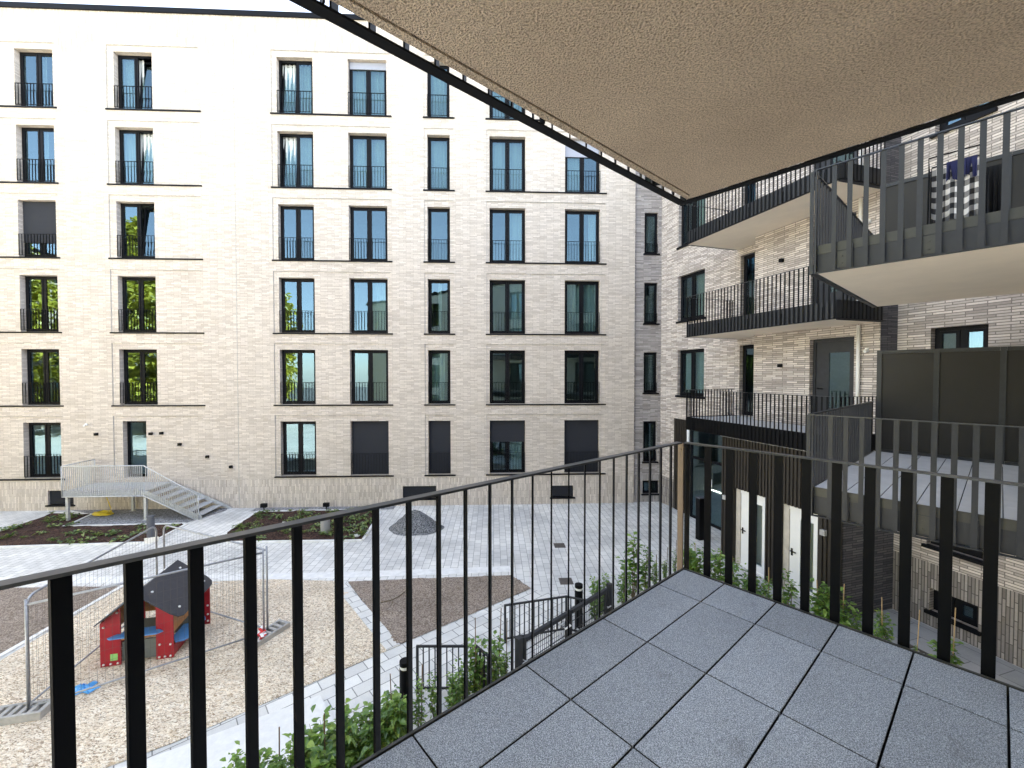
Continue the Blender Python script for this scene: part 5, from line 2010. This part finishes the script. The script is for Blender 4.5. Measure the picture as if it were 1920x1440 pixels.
first_tree = tree((-24.0, -5.0, 0), 19.0, 1, 'yellow green tree mirrored in the panes beside the expansion joint')
for (x, y, rz, sc, lb) in ((-33, -6.5, 1.3, 1.05, 'tall yellow green tree mirrored in the panes above the steel stair'), (-43, -3.5, 2.6, 0.98, 'yellow green tree mirrored in the outermost column of panes'),
                           (-27, -14.0, 4.0, 0.95, 'second row tree mirrored between the others in the lower panes'), (-38, -16.0, 5.2, 1.1, 'second row tree mirrored at the far left of the lower panes')):
    t2 = first_tree.copy(); COL.objects.link(t2)
    t2.location = (x, y, 0); t2.rotation_euler = (0, 0, rz); t2.scale = (sc, sc, sc); t2['label'] = lb
    for ch in list(first_tree.children):
        c2 = ch.copy(); COL.objects.link(c2); c2.parent = t2

# ================================================================== light, sky, camera
SUN_EL, SUN_AZ = radians(37), radians(62)          # low behind the right-hand building: the whole court lies in shade
sun = bpy.data.lights.new('sun', 'SUN')
sun.energy = 5.0
sun.angle = radians(0.5)
sun.color = (1.0, 0.92, 0.80)
so = bpy.data.objects.new('sun', sun)
COL.objects.link(so)
to_sun = Vector((sin(SUN_AZ) * cos(SUN_EL), cos(SUN_AZ) * cos(SUN_EL), sin(SUN_EL)))
so.rotation_euler = to_sun.to_track_quat('Z', 'Y').to_euler()
so.location = (0, 40, 40)

world = bpy.data.worlds.new('World')
scene.world = world
world.use_nodes = True
nt = world.node_tree
bg = nt.nodes['Background']
sky = nt.nodes.new('ShaderNodeTexSky')
sky.sky_type = 'NISHITA'
sky.sun_disc = False
sky.sun_elevation = SUN_EL
sky.sun_rotation = SUN_AZ
sky.altitude = 100
sky.air_density = 1.0
sky.dust_density = 0.4
sky.ozone_density = 1.0
hs = nt.nodes.new('ShaderNodeHueSaturation')
hs.inputs['Saturation'].default_value = 0.55
nt.links.new(sky.outputs[0], hs.inputs['Color'])
nt.links.new(hs.outputs[0], bg.inputs['Color'])
bg.inputs['Strength'].default_value = 0.09

cam = bpy.data.cameras.new('camera')
cam.sensor_width = 36
cam.lens = FPX / 1920 * 36
cam.clip_start = 0.05
cam.clip_end = 1000
co_ = bpy.data.objects.new('camera', cam)
COL.objects.link(co_)
co_.location = (0, 0, E)
co_.rotation_euler = (pi / 2 - PITCH, 0, 0)
scene.camera = co_

scene.view_settings.view_transform = 'Standard'
scene.view_settings.look = 'None'
scene.view_settings.exposure = 3.4
scene.view_settings.gamma = 1.0
scene.cycles.max_bounces = 8
scene.cycles.diffuse_bounces = 4
scene.cycles.transparent_max_bounces = 16
scene.cycles.use_denoising = True
